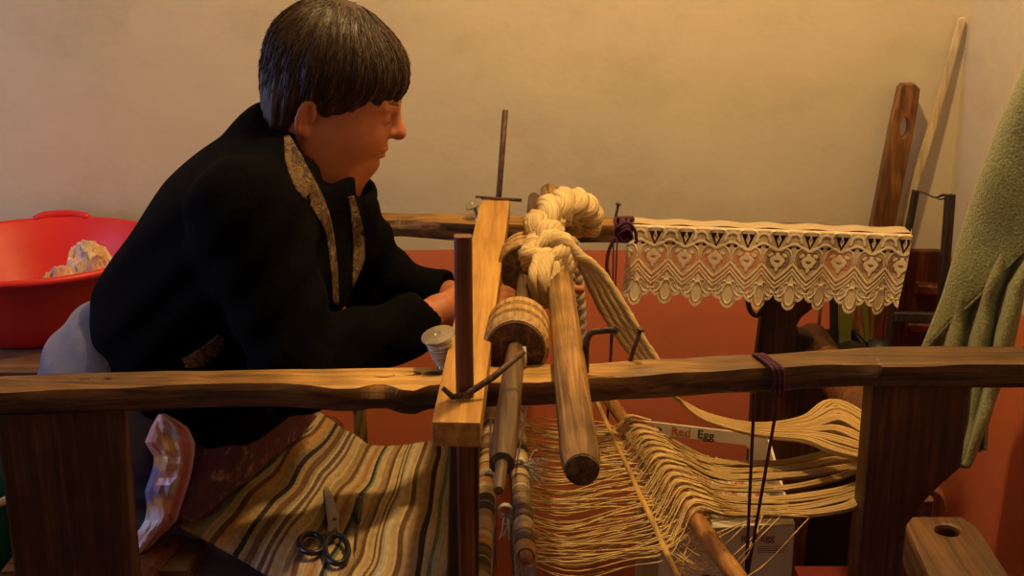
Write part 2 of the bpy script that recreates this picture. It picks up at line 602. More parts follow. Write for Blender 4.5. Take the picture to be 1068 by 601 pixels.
def lathe(bm, prof, centre, axis, seg=32, col=None):
    """prof: list of (along, radius)"""
    axis = Vector(axis).normalized()
    s, u = frame_for(axis)
    centre = Vector(centre)
    rings = []
    for a, r in prof:
        rings.append([bm.verts.new(centre + axis * a + (s * math.cos(2 * math.pi * k / seg) + u * math.sin(2 * math.pi * k / seg)) * max(r, 1e-5)) for k in range(seg)])
    for i in range(len(rings) - 1):
        for k in range(seg):
            f = bm.faces.new((rings[i][k], rings[i][(k + 1) % seg], rings[i + 1][(k + 1) % seg], rings[i + 1][k]))
    bm.faces.new(list(reversed(rings[0])))
    bm.faces.new(rings[-1])
    bmesh.ops.recalc_face_normals(bm, faces=bm.faces)
    return rings

def lathe_obj(name, prof, centre, axis, mat, parent=None, seg=32, smooth=True):
    bm = bmesh.new()
    lathe(bm, prof, centre, axis, seg)
    if smooth:
        for f in bm.faces:
            f.smooth = len(f.verts) == 4
    o = finish(name, bm, mat, parent, smooth=False)
    if smooth:
        me = o.data
        for p in me.polygons:
            p.use_smooth = len(p.vertices) == 4
        for e in me.edges:
            pass
        bm = bmesh.new()
        bm.from_mesh(me)
        for e in bm.edges:
            if len(e.link_faces) == 2 and e.calc_face_angle(0) > 0.7:
                e.smooth = False
        bm.to_mesh(me)
        bm.free()
    return o

def grid_obj(name, fn, nu, nv, mat, parent=None, thick=0.0, col=None, smooth=True, offset=1.0):
    """sheet fn(u, v) -> point, u, v in 0..1; thickness by Solidify; col(u, v) fills the colour attribute"""
    vs = []
    for j in range(nv + 1):
        for i in range(nu + 1):
            vs.append(tuple(fn(i / nu, j / nv)))
    fs = []
    for j in range(nv):
        for i in range(nu):
            a = j * (nu + 1) + i
            fs.append((a, a + 1, a + nu + 2, a + nu + 1))
    me = bpy.data.meshes.new(name)
    me.from_pydata(vs, [], fs)
    if col:
        ca = me.color_attributes.new('Col', 'FLOAT_COLOR', 'POINT')
        k = 0
        for j in range(nv + 1):
            for i in range(nu + 1):
                c = col(i / nu, j / nv)
                ca.data[k].color = (c[0], c[1], c[2], 1)
                k += 1
    o = finish(name, me, mat, parent, smooth)
    if thick:
        md = o.modifiers.new('thickness', 'SOLIDIFY')
        md.thickness = thick
        md.offset = offset
    return o

# ------------------------------------------------------------------ distance-field modelling for soft shapes
class Field:
    def __init__(self, lo, hi, res):
        self.lo = np.array(lo, float)
        self.res = res
        self.n = np.ceil((np.array(hi, float) - self.lo) / res).astype(int) + 1
        self.d = np.full(self.n, 0.06, dtype=np.float32)

    def sub(self, lo, hi):
        a = np.maximum(np.floor((np.array(lo) - self.lo) / self.res).astype(int), 0)
        b = np.minimum(np.ceil((np.array(hi) - self.lo) / self.res).astype(int) + 1, self.n)
        sl = tuple(slice(x, max(x, y)) for x, y in zip(a, b))
        ax = [self.lo[i] + self.res * np.arange(sl[i].start, sl[i].stop) for i in range(3)]
        X, Y, Z = np.meshgrid(*ax, indexing='ij', sparse=True)
        return sl, X, Y, Z

    def put(self, sl, d, k, op):
        if d.size == 0:
            return
        c = self.d[sl]
        d = d.astype(np.float32)
        if op == 'add':
            if k > 0:
                h = np.clip(0.5 + 0.5 * (c - d) / k, 0, 1)
                self.d[sl] = c * (1 - h) + d * h - k * h * (1 - h)
            else:
                self.d[sl] = np.minimum(c, d)
        else:
            if k > 0:
                h = np.clip(0.5 - 0.5 * (c + d) / k, 0, 1)
                self.d[sl] = c * (1 - h) + (-d) * h + k * h * (1 - h)
            else:
                self.d[sl] = np.maximum(c, -d)

    def cone(self, a, b, ra, rb, k=0.02, sy=1.0, op='add'):
        """tapered limb from a to b; sy widens it across y"""
        a, b = np.array(a, float), np.array(b, float)
        m = 0.06 + k
        r = max(ra, rb)
        ext = np.array([r, r * sy, r]) + m
        sl, X, Y, Z = self.sub(np.minimum(a, b) - ext, np.maximum(a, b) + ext)
        yc = a[1]
        Yl = yc + (Y - yc) / sy
        a2 = a.copy(); b2 = b.copy()
        b2[1] = yc + (b[1] - yc) / sy
        ba = b2 - a2
        L2 = max(float(ba @ ba), 1e-9)
        px, py, pz = X - a2[0], Yl - a2[1], Z - a2[2]
        t = np.clip((px * ba[0] + py * ba[1] + pz * ba[2]) / L2, 0, 1)
        d = np.sqrt((px - t * ba[0]) ** 2 + (py - t * ba[1]) ** 2 + (pz - t * ba[2]) ** 2) - (ra + (rb - ra) * t)
        self.put(sl, d, k, op)

    def chain(self, pts, radii, k=0.02, sy=1.0, op='add'):
        for i in range(len(pts) - 1):
            self.cone(pts[i], pts[i + 1], radii[i], radii[i + 1], k, sy, op)

    def ell(self, c, r, R=None, k=0.02, op='add'):
        c = np.array(c, float)
        r = np.array(r, float)
        m = 0.06 + k + r.max()
        sl, X, Y, Z = self.sub(c - m, c + m)
        x, y, z = X - c[0], Y - c[1], Z - c[2]
        if R is not None:
            R = np.array(R)
            x, y, z = (R[0, 0] * x + R[1, 0] * y + R[2, 0] * z, R[0, 1] * x + R[1, 1] * y + R[2, 1] * z, R[0, 2] * x + R[1, 2] * y + R[2, 2] * z)
        k0 = np.sqrt((x / r[0]) ** 2 + (y / r[1]) ** 2 + (z / r[2]) ** 2)
        k1 = np.sqrt((x / r[0] ** 2) ** 2 + (y / r[1] ** 2) ** 2 + (z / r[2] ** 2) ** 2) + 1e-6
        self.put(sl, k0 * (k0 - 1) / k1, k, op)

    def coords(self):
        ax = [self.lo[i] + self.res * np.arange(self.n[i]) for i in range(3)]
        return np.meshgrid(*ax, indexing='ij', sparse=True)

    def mesh(self, name, smooth_it=1):
        d = self.d
        neg = d < 0
        nx, ny, nz = d.shape
        cnt = np.zeros((nx - 1, ny - 1, nz - 1), dtype=np.int8)
        offs = [(i, j, k) for i in (0, 1) for j in (0, 1) for k in (0, 1)]
        for (i, j, k) in offs:
            cnt += neg[i:nx - 1 + i, j:ny - 1 + j, k:nz - 1 + k]
        act = (cnt > 0) & (cnt < 8)
        idx = np.argwhere(act)
        vid = np.full(act.shape, -1, dtype=np.int64)
        vid[act] = np.arange(len(idx))
        acc = np.zeros((len(idx), 3))
        num = np.zeros(len(idx))
        for a in offs:
            for ax in range(3):
                if a[ax]:
                    continue
                b = list(a); b[ax] = 1
                da = d[idx[:, 0] + a[0], idx[:, 1] + a[1], idx[:, 2] + a[2]]
                db = d[idx[:, 0] + b[0], idx[:, 1] + b[1], idx[:, 2] + b[2]]
                mk = (da < 0) != (db < 0)
                t = np.where(mk, da / np.where(mk, da - db, 1), 0)
                p = np.array(a, float)[None, :] + np.zeros((len(idx), 3))
                p[:, ax] += t
                acc += p * mk[:, None]
                num += mk
        pos = self.lo + (idx + acc / num[:, None]) * self.res
        quads = []
        for ax in range(3):
            o1, o2 = (ax + 1) % 3, (ax + 2) % 3
            sa = [slice(None)] * 3; sb = [slice(None)] * 3
            sa[ax] = slice(0, -1); sb[ax] = slice(1, None)
            for o in (o1, o2):
                sa[o] = slice(1, -1); sb[o] = slice(1, -1)
            na, nb = neg[tuple(sa)], neg[tuple(sb)]
            e = np.argwhere(na != nb)
            if len(e) == 0:
                continue
            flip = na[e[:, 0], e[:, 1], e[:, 2]]
            base = e.copy()
            base[:, o1] += 1; base[:, o2] += 1
            def cell(d1, d2):
                c = base.copy()
                c[:, o1] += d1; c[:, o2] += d2
                return vid[c[:, 0], c[:, 1], c[:, 2]]
            q = np.stack([cell(-1, -1), cell(0, -1), cell(0, 0), cell(-1, 0)], 1)
            q[~flip] = q[~flip][:, ::-1]
            quads.append(q)
        q = np.concatenate(quads)
        q = q[(q >= 0).all(1)]
        for _ in range(smooth_it):
            s = np.zeros_like(pos); c = np.zeros(len(pos))
            for i in range(4):
                for j in ((i + 1) % 4, (i + 3) % 4):
                    np.add.at(s, q[:, i], pos[q[:, j]])
                    np.add.at(c, q[:, i], 1)
            ok = c > 0
            pos[ok] = 0.5 * pos[ok] + 0.5 * s[ok] / c[ok][:, None]
        me = bpy.data.meshes.new(name)
        me.vertices.add(len(pos))
        me.vertices.foreach_set('co', pos.astype(np.float32).ravel())
        me.loops.add(len(q) * 4)
        me.loops.foreach_set('vertex_index', q.astype(np.int32).ravel())
        me.polygons.add(len(q))
        me.polygons.foreach_set('loop_start', np.arange(0, len(q) * 4, 4, dtype=np.int32))
        me.polygons.foreach_set('loop_total', np.full(len(q), 4, dtype=np.int32))
        me.update(calc_edges=True)
        me.validate()
        return me

# ================================================================== THE ROOM
XR = P(985, 258, y=2.55).x
YB = 2.55
XL, YF, HC = -2.3, -3.2, 2.75
struct(box_obj('floor', (XL - .1, YF - .1, -0.1), (XR + .1, YB + .1, 0), M_floor))
struct(box_obj('ceiling', (XL - .1, YF - .1, HC), (XR + .1, YB + .1, HC + .1), M_ceil))
struct(box_obj('wall_back', (XL - .1, YB, 0), (XR + .1, YB + .1, HC), M_wall))
struct(box_obj('wall_right', (XR, YF, 0), (XR + .1, YB, HC), M_wall))
bm = bmesh.new()
slab(bm, [(XL - .1, YF, 0), (XR + .1, YF, 0), (XR + .1, YF, HC), (XL - .1, YF, HC)], (0, -0.1, 0),
     [[(-1.2, YF, 0.85), (-0.2, YF, 0.85), (-0.2, YF, 2.05), (-1.2, YF, 2.05)]])
struct(finish('wall_front', bm, M_wall, smooth=False))
wf2 = bpy.data.objects.new('window_2', None)
COL.objects.link(wf2); wf2.location = (-.7, YF - .05, 0.85); WORLD[wf2] = Vector(wf2.location); struct(wf2)
bm = bmesh.new()
for lo, hi in (((-1.2, YF - .08, .85), (-1.15, YF - .02, 2.05)), ((-.25, YF - .08, .85), (-.2, YF - .02, 2.05)), ((-.725, YF - .08, .9), (-.675, YF - .02, 2.0)),
               ((-1.15, YF - .08, .85), (-.25, YF - .02, .9)), ((-1.15, YF - .08, 2.0), (-.25, YF - .02, 2.05))):
    add_box(bm, lo, hi)
finish('window_frame', bm, M_palewood, wf2, smooth=False)
for x0, x1 in ((-1.15, -.725), (-.675, -.25)):
    box_obj('pane', (x0, YF - .053, .9), (x1, YF - .049, 2.0), M_glass, wf2)
# left wall with a window opening
bm = bmesh.new()
slab(bm, [(XL, YF, 0), (XL, YB, 0), (XL, YB, HC), (XL, YF, HC)], (-0.1, 0, 0),
     [[(XL, 1.25, 0.8), (XL, 2.25, 0.8), (XL, 2.25, 1.95), (XL, 1.25, 1.95)]])
struct(finish('wall_left', bm, M_wall, smooth=False))
wf = bpy.data.objects.new('window_1', None)
COL.objects.link(wf); wf.location = (XL - .05, 1.75, 0.8); WORLD[wf] = Vector(wf.location); struct(wf)
bm = bmesh.new()
for lo, hi in (((XL - .08, 1.25, .8), (XL - .02, 1.30, 1.95)), ((XL - .08, 2.20, .8), (XL - .02, 2.25, 1.95)), ((XL - .08, 1.725, .85), (XL - .02, 1.775, 1.9)),
               ((XL - .08, 1.30, .8), (XL - .02, 2.20, .85)), ((XL - .08, 1.30, 1.9), (XL - .02, 2.20, 1.95))):
    add_box(bm, lo, hi)
finish('window_frame', bm, M_palewood, wf, smooth=False)
for y0, y1 in ((1.30, 1.725), (1.775, 2.20)):
    box_obj('pane', (XL - .053, y0, .85), (XL - .049, y1, 1.9), M_glass, wf)

# ================================================================== THE LOOM
RZ = 0.943
loom = thing('wooden_loom', 'old dark brown wooden hand loom with two long side rails and heavy posts', 'loom', (0, 1.9, 0))

def rail_from_pixels(name, back, front, ztop, h, mat, seed, n=120, wear_shade=((0, .3), (1000, .3)), uneven=0.0012):
    """side rail whose upper back and front edges are given as pixel polylines on the plane z = ztop"""
    def interp(poly, x):
        for (x0, y0), (x1, y1) in zip(poly[:-1], poly[1:]):
            if x <= x1:
                t = (x - x0) / (x1 - x0)
                return y0 + (y1 - y0) * t
        return poly[-1][1]
    def front_s(x):
        ws = [-60, -40, -20, 0, 20, 40, 60]
        return sum(interp(front, min(max(x + w_, front[0][0]), front[-1][0])) for w_ in ws) / len(ws)
    bm = bmesh.new()
    lay = bm.verts.layers.float_color.new('Col')
    rings = []
    xs = [front[0][0] + (front[-1][0] - front[0][0]) * i / n for i in range(n + 1)]
    for i, x in enumerate(xs):
        fr = P(x, interp(front, x), z=ztop)
        bk0 = P(x, interp(back, x), z=ztop)
        bk = Vector((fr.x, bk0.y, ztop))
        e = lambda k: noise.noise(Vector((fr.x * 14, k * 3.1, seed))) * uneven * 2
        k = 0.004
        fs = P(x, front_s(x), z=ztop).y
        prof = [(fs + e(0), ztop - h + k + e(10)), (fs + e(1), ztop - h * .5 + e(2)), (fr.y + e(3) + (0.001 if abs(fs - fr.y) < .002 else 0), ztop - 0.0025 + e(4)),
                ((fr.y * 2 + bk.y) / 3, ztop + e(11) * 1.5), ((fr.y + 2 * bk.y) / 3, ztop + e(12) * 1.5),
                (bk.y - k, ztop + e(5)), (bk.y + e(6), ztop - k), (bk.y + e(7), ztop - h + k), (bk.y - k, ztop - h), (fr.y + k, ztop - h + e(13))]
        row = []
        wv = float(np.interp(x, [q[0] for q in wear_shade], [q[1] for q in wear_shade]))
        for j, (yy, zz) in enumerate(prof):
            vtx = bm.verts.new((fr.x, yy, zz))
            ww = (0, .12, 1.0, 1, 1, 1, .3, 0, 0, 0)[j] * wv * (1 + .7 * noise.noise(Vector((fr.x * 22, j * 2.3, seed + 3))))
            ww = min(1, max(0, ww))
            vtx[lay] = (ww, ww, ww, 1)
            row.append(vtx)
        rings.append(row)
    m = len(rings[0])
    for i in range(n):
        for j in range(m):
            bm.faces.new((rings[i][j], rings[i + 1][j], rings[i + 1][(j + 1) % m], rings[i][(j + 1) % m]))
    bm.faces.new(rings[0]); bm.faces.new(list(reversed(rings[-1])))
    bmesh.ops.recalc_face_normals(bm, faces=bm.faces)
    return finish(name, bm, mat, loom, smooth=False)

near_back = [(-140, 397), (0, 391), (100, 388), (240, 385), (360, 384), (470, 382), (600, 379), (740, 372), (840, 366), (905, 361), (1000, 360), (1200, 361)]
near_front = [(-140, 410), (0, 407), (100, 403), (200, 400), (290, 398), (330, 401), (350, 403), (372, 403), (390, 399), (402, 399), (418, 404), (432, 405), (446, 400), (458, 399), (480, 399), (560, 397), (640, 392), (740, 386), (840, 381), (915, 377), (922, 380), (1000, 379), (1200, 377)]
near_rail = rail_from_pixels('side_rail', near_back, near_front, RZ, 0.034, M_rail, 1.0, 260, ((-140, .10), (120, .16), (260, .30), (340, .6), (390, 1), (600, .9), (660, .4), (760, .12), (1200, .06)))  # mid-span is worn bare; the dark left stretch also paints the weaver's shadow
far_back = [(330, 219), (395, 221), (470, 223), (560, 225), (650, 227), (800, 231), (949, 236)]
far_front = [(330, 228), (395, 229), (420, 228), (470, 232), (500, 233), (560, 233), (650, 235), (800, 240), (949, 245)]
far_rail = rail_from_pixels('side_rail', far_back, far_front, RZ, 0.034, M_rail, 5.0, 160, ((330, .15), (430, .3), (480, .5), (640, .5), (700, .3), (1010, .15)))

# worn shallow peg holes in the near rail
for px, py, r in ((386, 389, .008), (400, 391, .009), (427, 389, .009), (453, 389, .008), (88, 395, .004), (112, 394, .003)):
    c = P(px, py, z=RZ + 0.0006)
    bm = bmesh.new()
    ring = [bm.verts.new(c + Vector((math.cos(a) * r * 1.5, math.sin(a) * r * 0.7, 0))) for a in [k * math.pi / 7 for k in range(14)]]
    low = [bm.verts.new(v.co + (c - v.co) * 0.35 - Vector((0, 0, 0.0012))) for v in ring]
    out = [bm.verts.new(v.co + (v.co - c) * 0.12 - Vector((0, 0, 0.0008))) for v in ring]
    for k in range(14):
        bm.faces.new((ring[k], ring[(k + 1) % 14], low[(k + 1) % 14], low[k]))
        bm.faces.new((out[k], out[(k + 1) % 14], ring[(k + 1) % 14], ring[k]))
    bm.faces.new(low)
    bmesh.ops.recalc_face_normals(bm, faces=bm.faces)
    finish('peg_hole', bm, M_endgrain, loom)

# near posts (boards under the rail)
yp = P(60, 430, z=RZ - 0.034).y
def pxs(pts, y):
    return [P(a, b, y=y) for a, b in pts]
zt = RZ - 0.034
a = P(-6, 436, y=yp + .006); b = P(121, 436, y=yp + .006)
slab_obj('post', [(a.x, yp + .006, 0), (b.x, yp + .006, 0), (b.x, yp + .006, zt), (a.x, yp + .006, zt)], (0, 0.045, 0), M_rail_d, loom, bevel=0.004)
yr = P(955, 402, z=RZ - 0.034).y + .004
o = pxs([(912, 396), (1014, 396), (1008, 450), (1003, 488), (985, 503), (966, 522), (952, 540)], yr)
lo_l, lo_r = P(895, 601, y=yr), P(949, 601, y=yr)
o = [Vector((p.x, p.y, min(p.z, zt))) for p in o]
o += [Vector((P(948, 560, y=yr).x, yr, P(948, 560, y=yr).z)), Vector((lo_r.x, yr, 0)), Vector((lo_r.x - .085, yr, 0)), Vector((lo_l.x, yr, lo_l.z))]
slab_obj('post', o, (0, 0.05, 0), M_rail_d, loom, bevel=0.004)

# far posts
yq = 2.21
o = pxs([(806, 262), (858, 262), (858, 304), (848, 322), (836, 332), (831, 341), (834, 348), (848, 352), (858, 372), (868, 392), (886, 406), (888, 428), (870, 440), (852, 452), (848, 480)], yq)
xl0 = P(806, 262, y=yq); xb = P(788, 400, y=yq)
o = [Vector((p.x, p.y, min(p.z, RZ - .03))) for p in o]
o += [Vector((o[-1].x, yq, 0)), Vector((xb.x, yq, 0)), xb]
slab_obj('post', o, (0, 0.05, 0), M_rail_d, loom, bevel=0.004)
a = P(250, 300, y=2.27)
slab_obj('post', [(a.x - .07, 2.27, 0), (a.x + .07, 2.27, 0), (a.x + .07, 2.27, zt), (a.x - .07, 2.27, zt)], (0, 0.05, 0), M_rail_d, loom, bevel=0.004)

# breast beam below the near rail at the weaver's side and warp beam at the other end
CZ = 0.65
b0 = P(146, 606, z=CZ - .05); b1 = P(318, 420, z=CZ - .05)
bd = (b1 - b0).normalized()
beam('breast_beam', b0 - bd * .06, b1 + bd * .1, 0.055, 0.05, M_peg, loom, seed=3, bevel=.008)
wb0 = P(935, 540, z=.66); 
lathe_obj('warp_beam', [(0, .028), (.012, .033), (.70, .033), (.712, .028)], (wb0.x + .02, 1.60, .70), (0, 1, 0), M_peg, loom, 20)

# ================================================================== pine cross beam with the hanging beater
ZP = RZ + 0.030
pn0, pn1 = P(475, 441, z=ZP), P(516, 209, z=ZP)
beater = thing('hanging_beater', 'new pale pine beam lying across both rails, carrying the hanging beater', 'beater', (pn0.x, pn0.y, RZ))
bm = bmesh.new()
vs_top = [P(450, 440, z=ZP), P(501, 441, z=ZP), P(532, 209, z=ZP), P(501, 209, z=ZP)]
prof = []
pine = slab_obj('cross_beam', vs_top, (0, 0, -0.0285), M_pine, beater, bevel=0.0025)
def sword(px_top, px_bot, w, mat, name, below):
    t, bt = P(*px_top, y=None, z=None, x=None) if False else None, None
# near sword: square peg through the beam
pb = P(481, 413, z=ZP)
pt = P(483, 246, y=pb.y)
nb = beam('sword', pt, (pb.x + .004, pb.y + .004, 0.54), 0.019, 0.016, M_peg, beater, 10, .0008, .003, up=Vector((0, 1, 0)), seed=8)
# lower part of the near sword is a wide dark board
xa, xb2 = P(459, 600, y=pb.y + .03).x, P(497, 600, y=pb.y + .03).x
slab_obj('side_board', [(xa, pb.y + .03, .50), (xb2, pb.y + .03, .50), (P(500, 470, y=pb.y + .03).x, pb.y + .03, RZ - .005), (P(470, 470, y=pb.y + .03).x, pb.y + .03, RZ - .005)], (0, .03, 0), M_rail_d, beater, bevel=.003)
# far sword: thin rod with a cross pin
fb = P(520, 208, z=ZP); ft = P(527, 115, y=fb.y)
tube_obj('rod', [ft, fb, (fb.x - .006, fb.y, .60)], .0055, M_iron, beater, 10)
c1, c2 = P(496, 206, y=fb.y - .008), P(544, 209, y=fb.y - .008)
tube_obj('cross_pin', [P(499, 208, y=fb.y - .008), c1, c2], .0032, M_iron, beater, 8)
# near wedge nail through the peg
tube_obj('cross_pin', [P(462, 405, y=pb.y - .018), P(472, 414, y=pb.y - .016), P(486, 412, y=pb.y - .015), P(515, 393, y=pb.y - .0), P(546, 367, y=pb.y + .03)], [.0028, .0036, .004, .004, .0036], M_iron, beater, 8)
# reed cap of the beater low down, across the warp
beam('reed_cap', (P(478, 590, z=.60).x, 1.52, .60), (P(505, 450, z=.60).x, 2.05, .60), .03, .045, M_rail_d, beater, 12, seed=2)

# ================================================================== pulley axle
axn, axf = P(520, 512, z=RZ + .02), P(557, 206, z=RZ + .02)
adir = (axf - axn)
AL = adir.length
adn = adir.normalized()
pax = thing('pulley_axle', 'turned dark axle across the rails carrying two grooved wooden pulleys', 'pulley axle', (axn.x, axn.y, RZ))
def along(px, py):
    return (P(px, py, z=RZ + .02) - axn).dot(adn)
d_a, d_b, d_c, d_d = along(525, 478), along(531, 425), along(536, 372), along(540, 345)
prof = [(0, .0045), (.004, .0058), (d_a * .8, .0062), (d_a * .82, .0125), (d_a, .0135), (d_b, .0135), (d_c, .0115), (d_d, .009), (d_d + .1, .009), (AL - .1, .010), (AL - .004, .0105), (AL, .008)]
axle = lathe_obj('axle', prof, axn, adn, M_axle, pax, 18)
# near pulley is built of three stacked ridges like the photo
def ridged(pos, R, L):
    pr = [(0, R * .26), (0, R * .90), (.004, R * .96)]
    n = 3
    for k in range(n):
        a = .004 + (L - .008) * k / n
        b = .004 + (L - .008) * (k + 1) / n
        pr += [(a + .003, R * (1.0 - .01 * k)), (b - .013, R * (1.0 - .01 * k)), (b - .009, R * (.83 - .01 * k)), (b - .002, R * (.83 - .01 * k))]
    pr += [(L, R * .82), (L, R * .26)]
    pu = lathe_obj('pulley', pr, axn + adn * pos, adn, M_pulley, pax, 48)
    lathe_obj('pulley_face', [(-.0025, R * .25), (-.0025, R * .84), (.001, R * .89)], axn + adn * pos, adn, M_endgrain, pu, 40)
    return pu
ridged(along(538, 364), .0415, .105)
ridged(along(546, 281), .0425, .085)
# bent iron hook holding the cord on the near pulley face
hp = along(538, 364)
tube_obj('cord_peg', [P(546, 362, y=(axn + adn * hp).y - .012), P(547, 378, y=(axn + adn * hp).y - .014), P(543, 388, y=(axn + adn * hp).y - .01)], .003, M_string, pax, 8)

# ================================================================== thick round pole
r0, r1 = P(607, 490, z=RZ + .020), P(573, 201, z=RZ + .020)
rd = (r1 - r0); RL = rd.length; rdn = rd.normalized()
pole = thing('round_pole', 'thick round debarked pole laid across both loom rails', 'pole', (r0.x, r0.y, RZ))
bm = bmesh.new()
pts, rad = [], []
for i in range(60):
    f = i / 59
    p = r0 + rdn * (RL * f)
    p += Vector((noise.noise(Vector((f * 5, 1, 2))) * .0025, 0, noise.noise(Vector((f * 5, 9, 2))) * .0025))
    pts.append(p)
    rad.append((.0200 - .0022 * f) * (1 + .05 * noise.noise(Vector((f * 14, 4, 4)))))
rad[0] *= .86; rad[1] *= .98
add_tube(bm, pts, rad, 22, caps=False)
finish('pole_shaft', bm, M_stick, pole)
for p, d, r in ((pts[0], -rdn, rad[0]), (pts[-1], rdn, rad[-1])):
    lathe_obj('cut_end', [(-.003, r * .99), (.0025, r * .93), (.004, r * .55)], p, d, M_endgrain, pole, 22)

# ================================================================== small hardware on the rails
def nail(p_top, p_bot, label, r=.0026):
    t = thing('nail', label, 'nail', p_bot)
    d = (p_bot - p_top).normalized()
    tube_obj('shank', [p_top, p_bot + d * .006], r, M_iron, t, 8)
    lathe_obj('head', [(-.0015, r * 1.9), (.001, r * 2.0), (.0025, r * 1.2)], p_top, -d, M_iron, t, 12)
    return t
pb2 = P(657, 377, z=RZ); nail(P(668, 344, y=pb2.y), pb2, 'thin tilted nail driven into the near rail beside the bent iron hook')
pb3 = P(641, 232, z=RZ); nail(P(645, 213, y=pb3.y), pb3, 'upright nail in the far rail with purple yarn wound below it')
hk = thing('iron_hook', 'rusty bent iron hook standing on near rail beside the round pole', 'hook', P(611, 388, z=RZ))
hy = P(611, 388, z=RZ).y
tube_obj('hook_bar', smooth_path([P(611, 391, y=hy), P(611, 370, y=hy), P(612, 355, y=hy), P(617, 347, y=hy), P(628, 345, y=hy), P(642, 344, y=hy)], 30), .0042, M_iron, hk, 10)
lathe_obj('knob', [(-.003, .004), (0, .0058), (.003, .004)], P(642, 344, y=hy), (1, 0, 0), M_iron, hk, 10)

def bobbin(base, top, r_disc, tilt, label, wrapped=True):
    t = thing('thread_bobbin', label, 'bobbin', base, 'metal headed bobbins stuck in the rails')
    d = (top - base).normalized()
    L = (top - base).length
    dd = (d + Vector(tilt)).normalized()
    lathe_obj('disc', [(-.002, r_disc * .15), (-.002, r_disc * .93), (0, r_disc), (.0016, r_disc * .97), (.0022, r_disc * .2), (.001, r_disc * .14)], top, dd, M_zinc, t, 36)
    if wrapped:
        n = 26
        pr = []
        for i in range(n + 1):
            f = i / n
            r = r_disc * (.34 + .40 * f ** 1.2) * (1 + .10 * math.sin(i * 2.9) + .08 * noise.noise(Vector((i * .7, 3, 1))))
            pr.append((L * (.12 + .82 * f), r))
        lathe_obj('thread_winding', pr, base, d, M_string, t, 20)
        for k in range(7):
            pts = []
            for i in range(22):
                an = i / 21 * 2 * math.pi
                f = .3 + .085 * k + .05 * math.sin(an + k * 1.3)
                r = r_disc * (.36 + .42 * f ** 1.2) + .0008
                s_, u_ = frame_for(d)
                pts.append(base + d * (L * (.12 + .82 * f)) + (s_ * math.cos(an) + u_ * math.sin(an)) * r)
            tube_obj('thread_turn', pts, .0011, M_string, t, 5, caps=False)
    lathe_obj('stem', [(0, r_disc * .3), (L * .15, r_disc * .2), (L * .98, r_disc * .2)], base, d, M_zinc, t, 14)
    return t
bb = P(462, 384, z=RZ); bobbin(bb, P(457, 350, y=bb.y), .0215, (-.10, -.22, 0), 'metal disc-topped bobbin wound with pale thread on near rail beside pine beam')
bb = P(498, 229, z=RZ); bobbin(bb, P(494, 213, y=bb.y), .0165, (-.25, -.30, 0), 'small bare metal disc-headed bobbin standing on the far rail', wrapped=False)

# ================================================================== heddle shafts
def heddle_shaft(pn, pf, r, label, seed, strings):
    t = thing('heddle_shaft', label, 'heddle shaft', pn, 'heddle shafts')
    d = (pf - pn)
    L = d.length
    dn = d.normalized()
    # wooden bar
    pts = [pn + dn * (L * i / 30) + Vector((0, 0, .003 * noise.noise(Vector((i * .3, seed, 1))))) for i in range(31)]
    tube_obj('bar', pts, r * .72, M_lease, t, 12)
    # thread wrapping: one ridged sleeve, each turn a ring with its own colour
    bm = bmesh.new()
    lay = bm.verts.layers.float_color.new('Col')
    n = int(L * .97 / .0042)
    pal = [(0.16, .095, .05), (.30, .20, .10), (.46, .31, .15), (.54, .28, .08), (.60, .45, .25), (.07, .04, .022)]
    s_, u_ = frame_for(dn)
    rr_ = random.Random(seed)
    cur = pal[0]; left = 0
    prev = None
    seg = 14
    for i in range(n):
        if left <= 0:
            cur = rr_.choice(pal); left = rr_.randint(1, 5)
        left -= 1
        gap = rr_.random() < .07
        for q, rad in ((0, .84), (.3, 1.06), (.7, 1.06), (1.0, .84)):
            c = pn + dn * (L * .015 + (i + q) * .0042)
            rad_ = r * (rad if not gap else .76) * (1 + .09 * noise.noise(Vector((i * .5, seed, 7))))
            ring = []
            for k in range(seg):
                an = 2 * math.pi * k / seg
                v = bm.verts.new(c + (s_ * math.cos(an) + u_ * math.sin(an)) * rad_ + dn * (.0025 * math.sin(an + seed)))
                v[lay] = (*[x * (.85 + .3 * rr_.random()) if not gap else x * .9 for x in (cur if not gap else (.44, .22, .06))], 1)
                ring.append(v)
            if prev:
                for k in range(seg):
                    bm.faces.new((prev[k], prev[(k + 1) % seg], ring[(k + 1) % seg], ring[k]))
            prev = ring
    bmesh.ops.recalc_face_normals(bm, faces=bm.faces)
    finish('thread_wrapping', bm, M_band, t)
    # hanging heddle loops
    bm = bmesh.new()
    for i in range(strings):
        f = (i + .5) / strings * .96 + .02
        c = pn + dn * (L * f)
        jx = rr_.uniform(-.006, .006)
        for sgn in (-1, 1):
            pts = [c + Vector((sgn * r, 0, 0)), c + Vector((sgn * r * .9 + jx * .3, rr_.uniform(-.004, .004), -.05)), c + Vector((jx, rr_.uniform(-.004, .004), -.115)), c + Vector((jx + sgn * .004, 0, -.24))]
            add_tube(bm, pts, .0008, 4, caps=False)
    h = finish('heddle_strings', bm, M_heddle, t)
    h['kind'] = 'stuff'
    return t
hs1 = heddle_shaft(P(498, 624, z=.715), P(514, 420, z=.715), .0125, 'thread-wrapped heddle shaft nearer the pine beam', 3, 70)
hs2 = heddle_shaft(P(549, 583, z=.715), P(537, 420, z=.715), .0125, 'thread-wrapped heddle shaft nearer the spread warp threads', 11, 70)
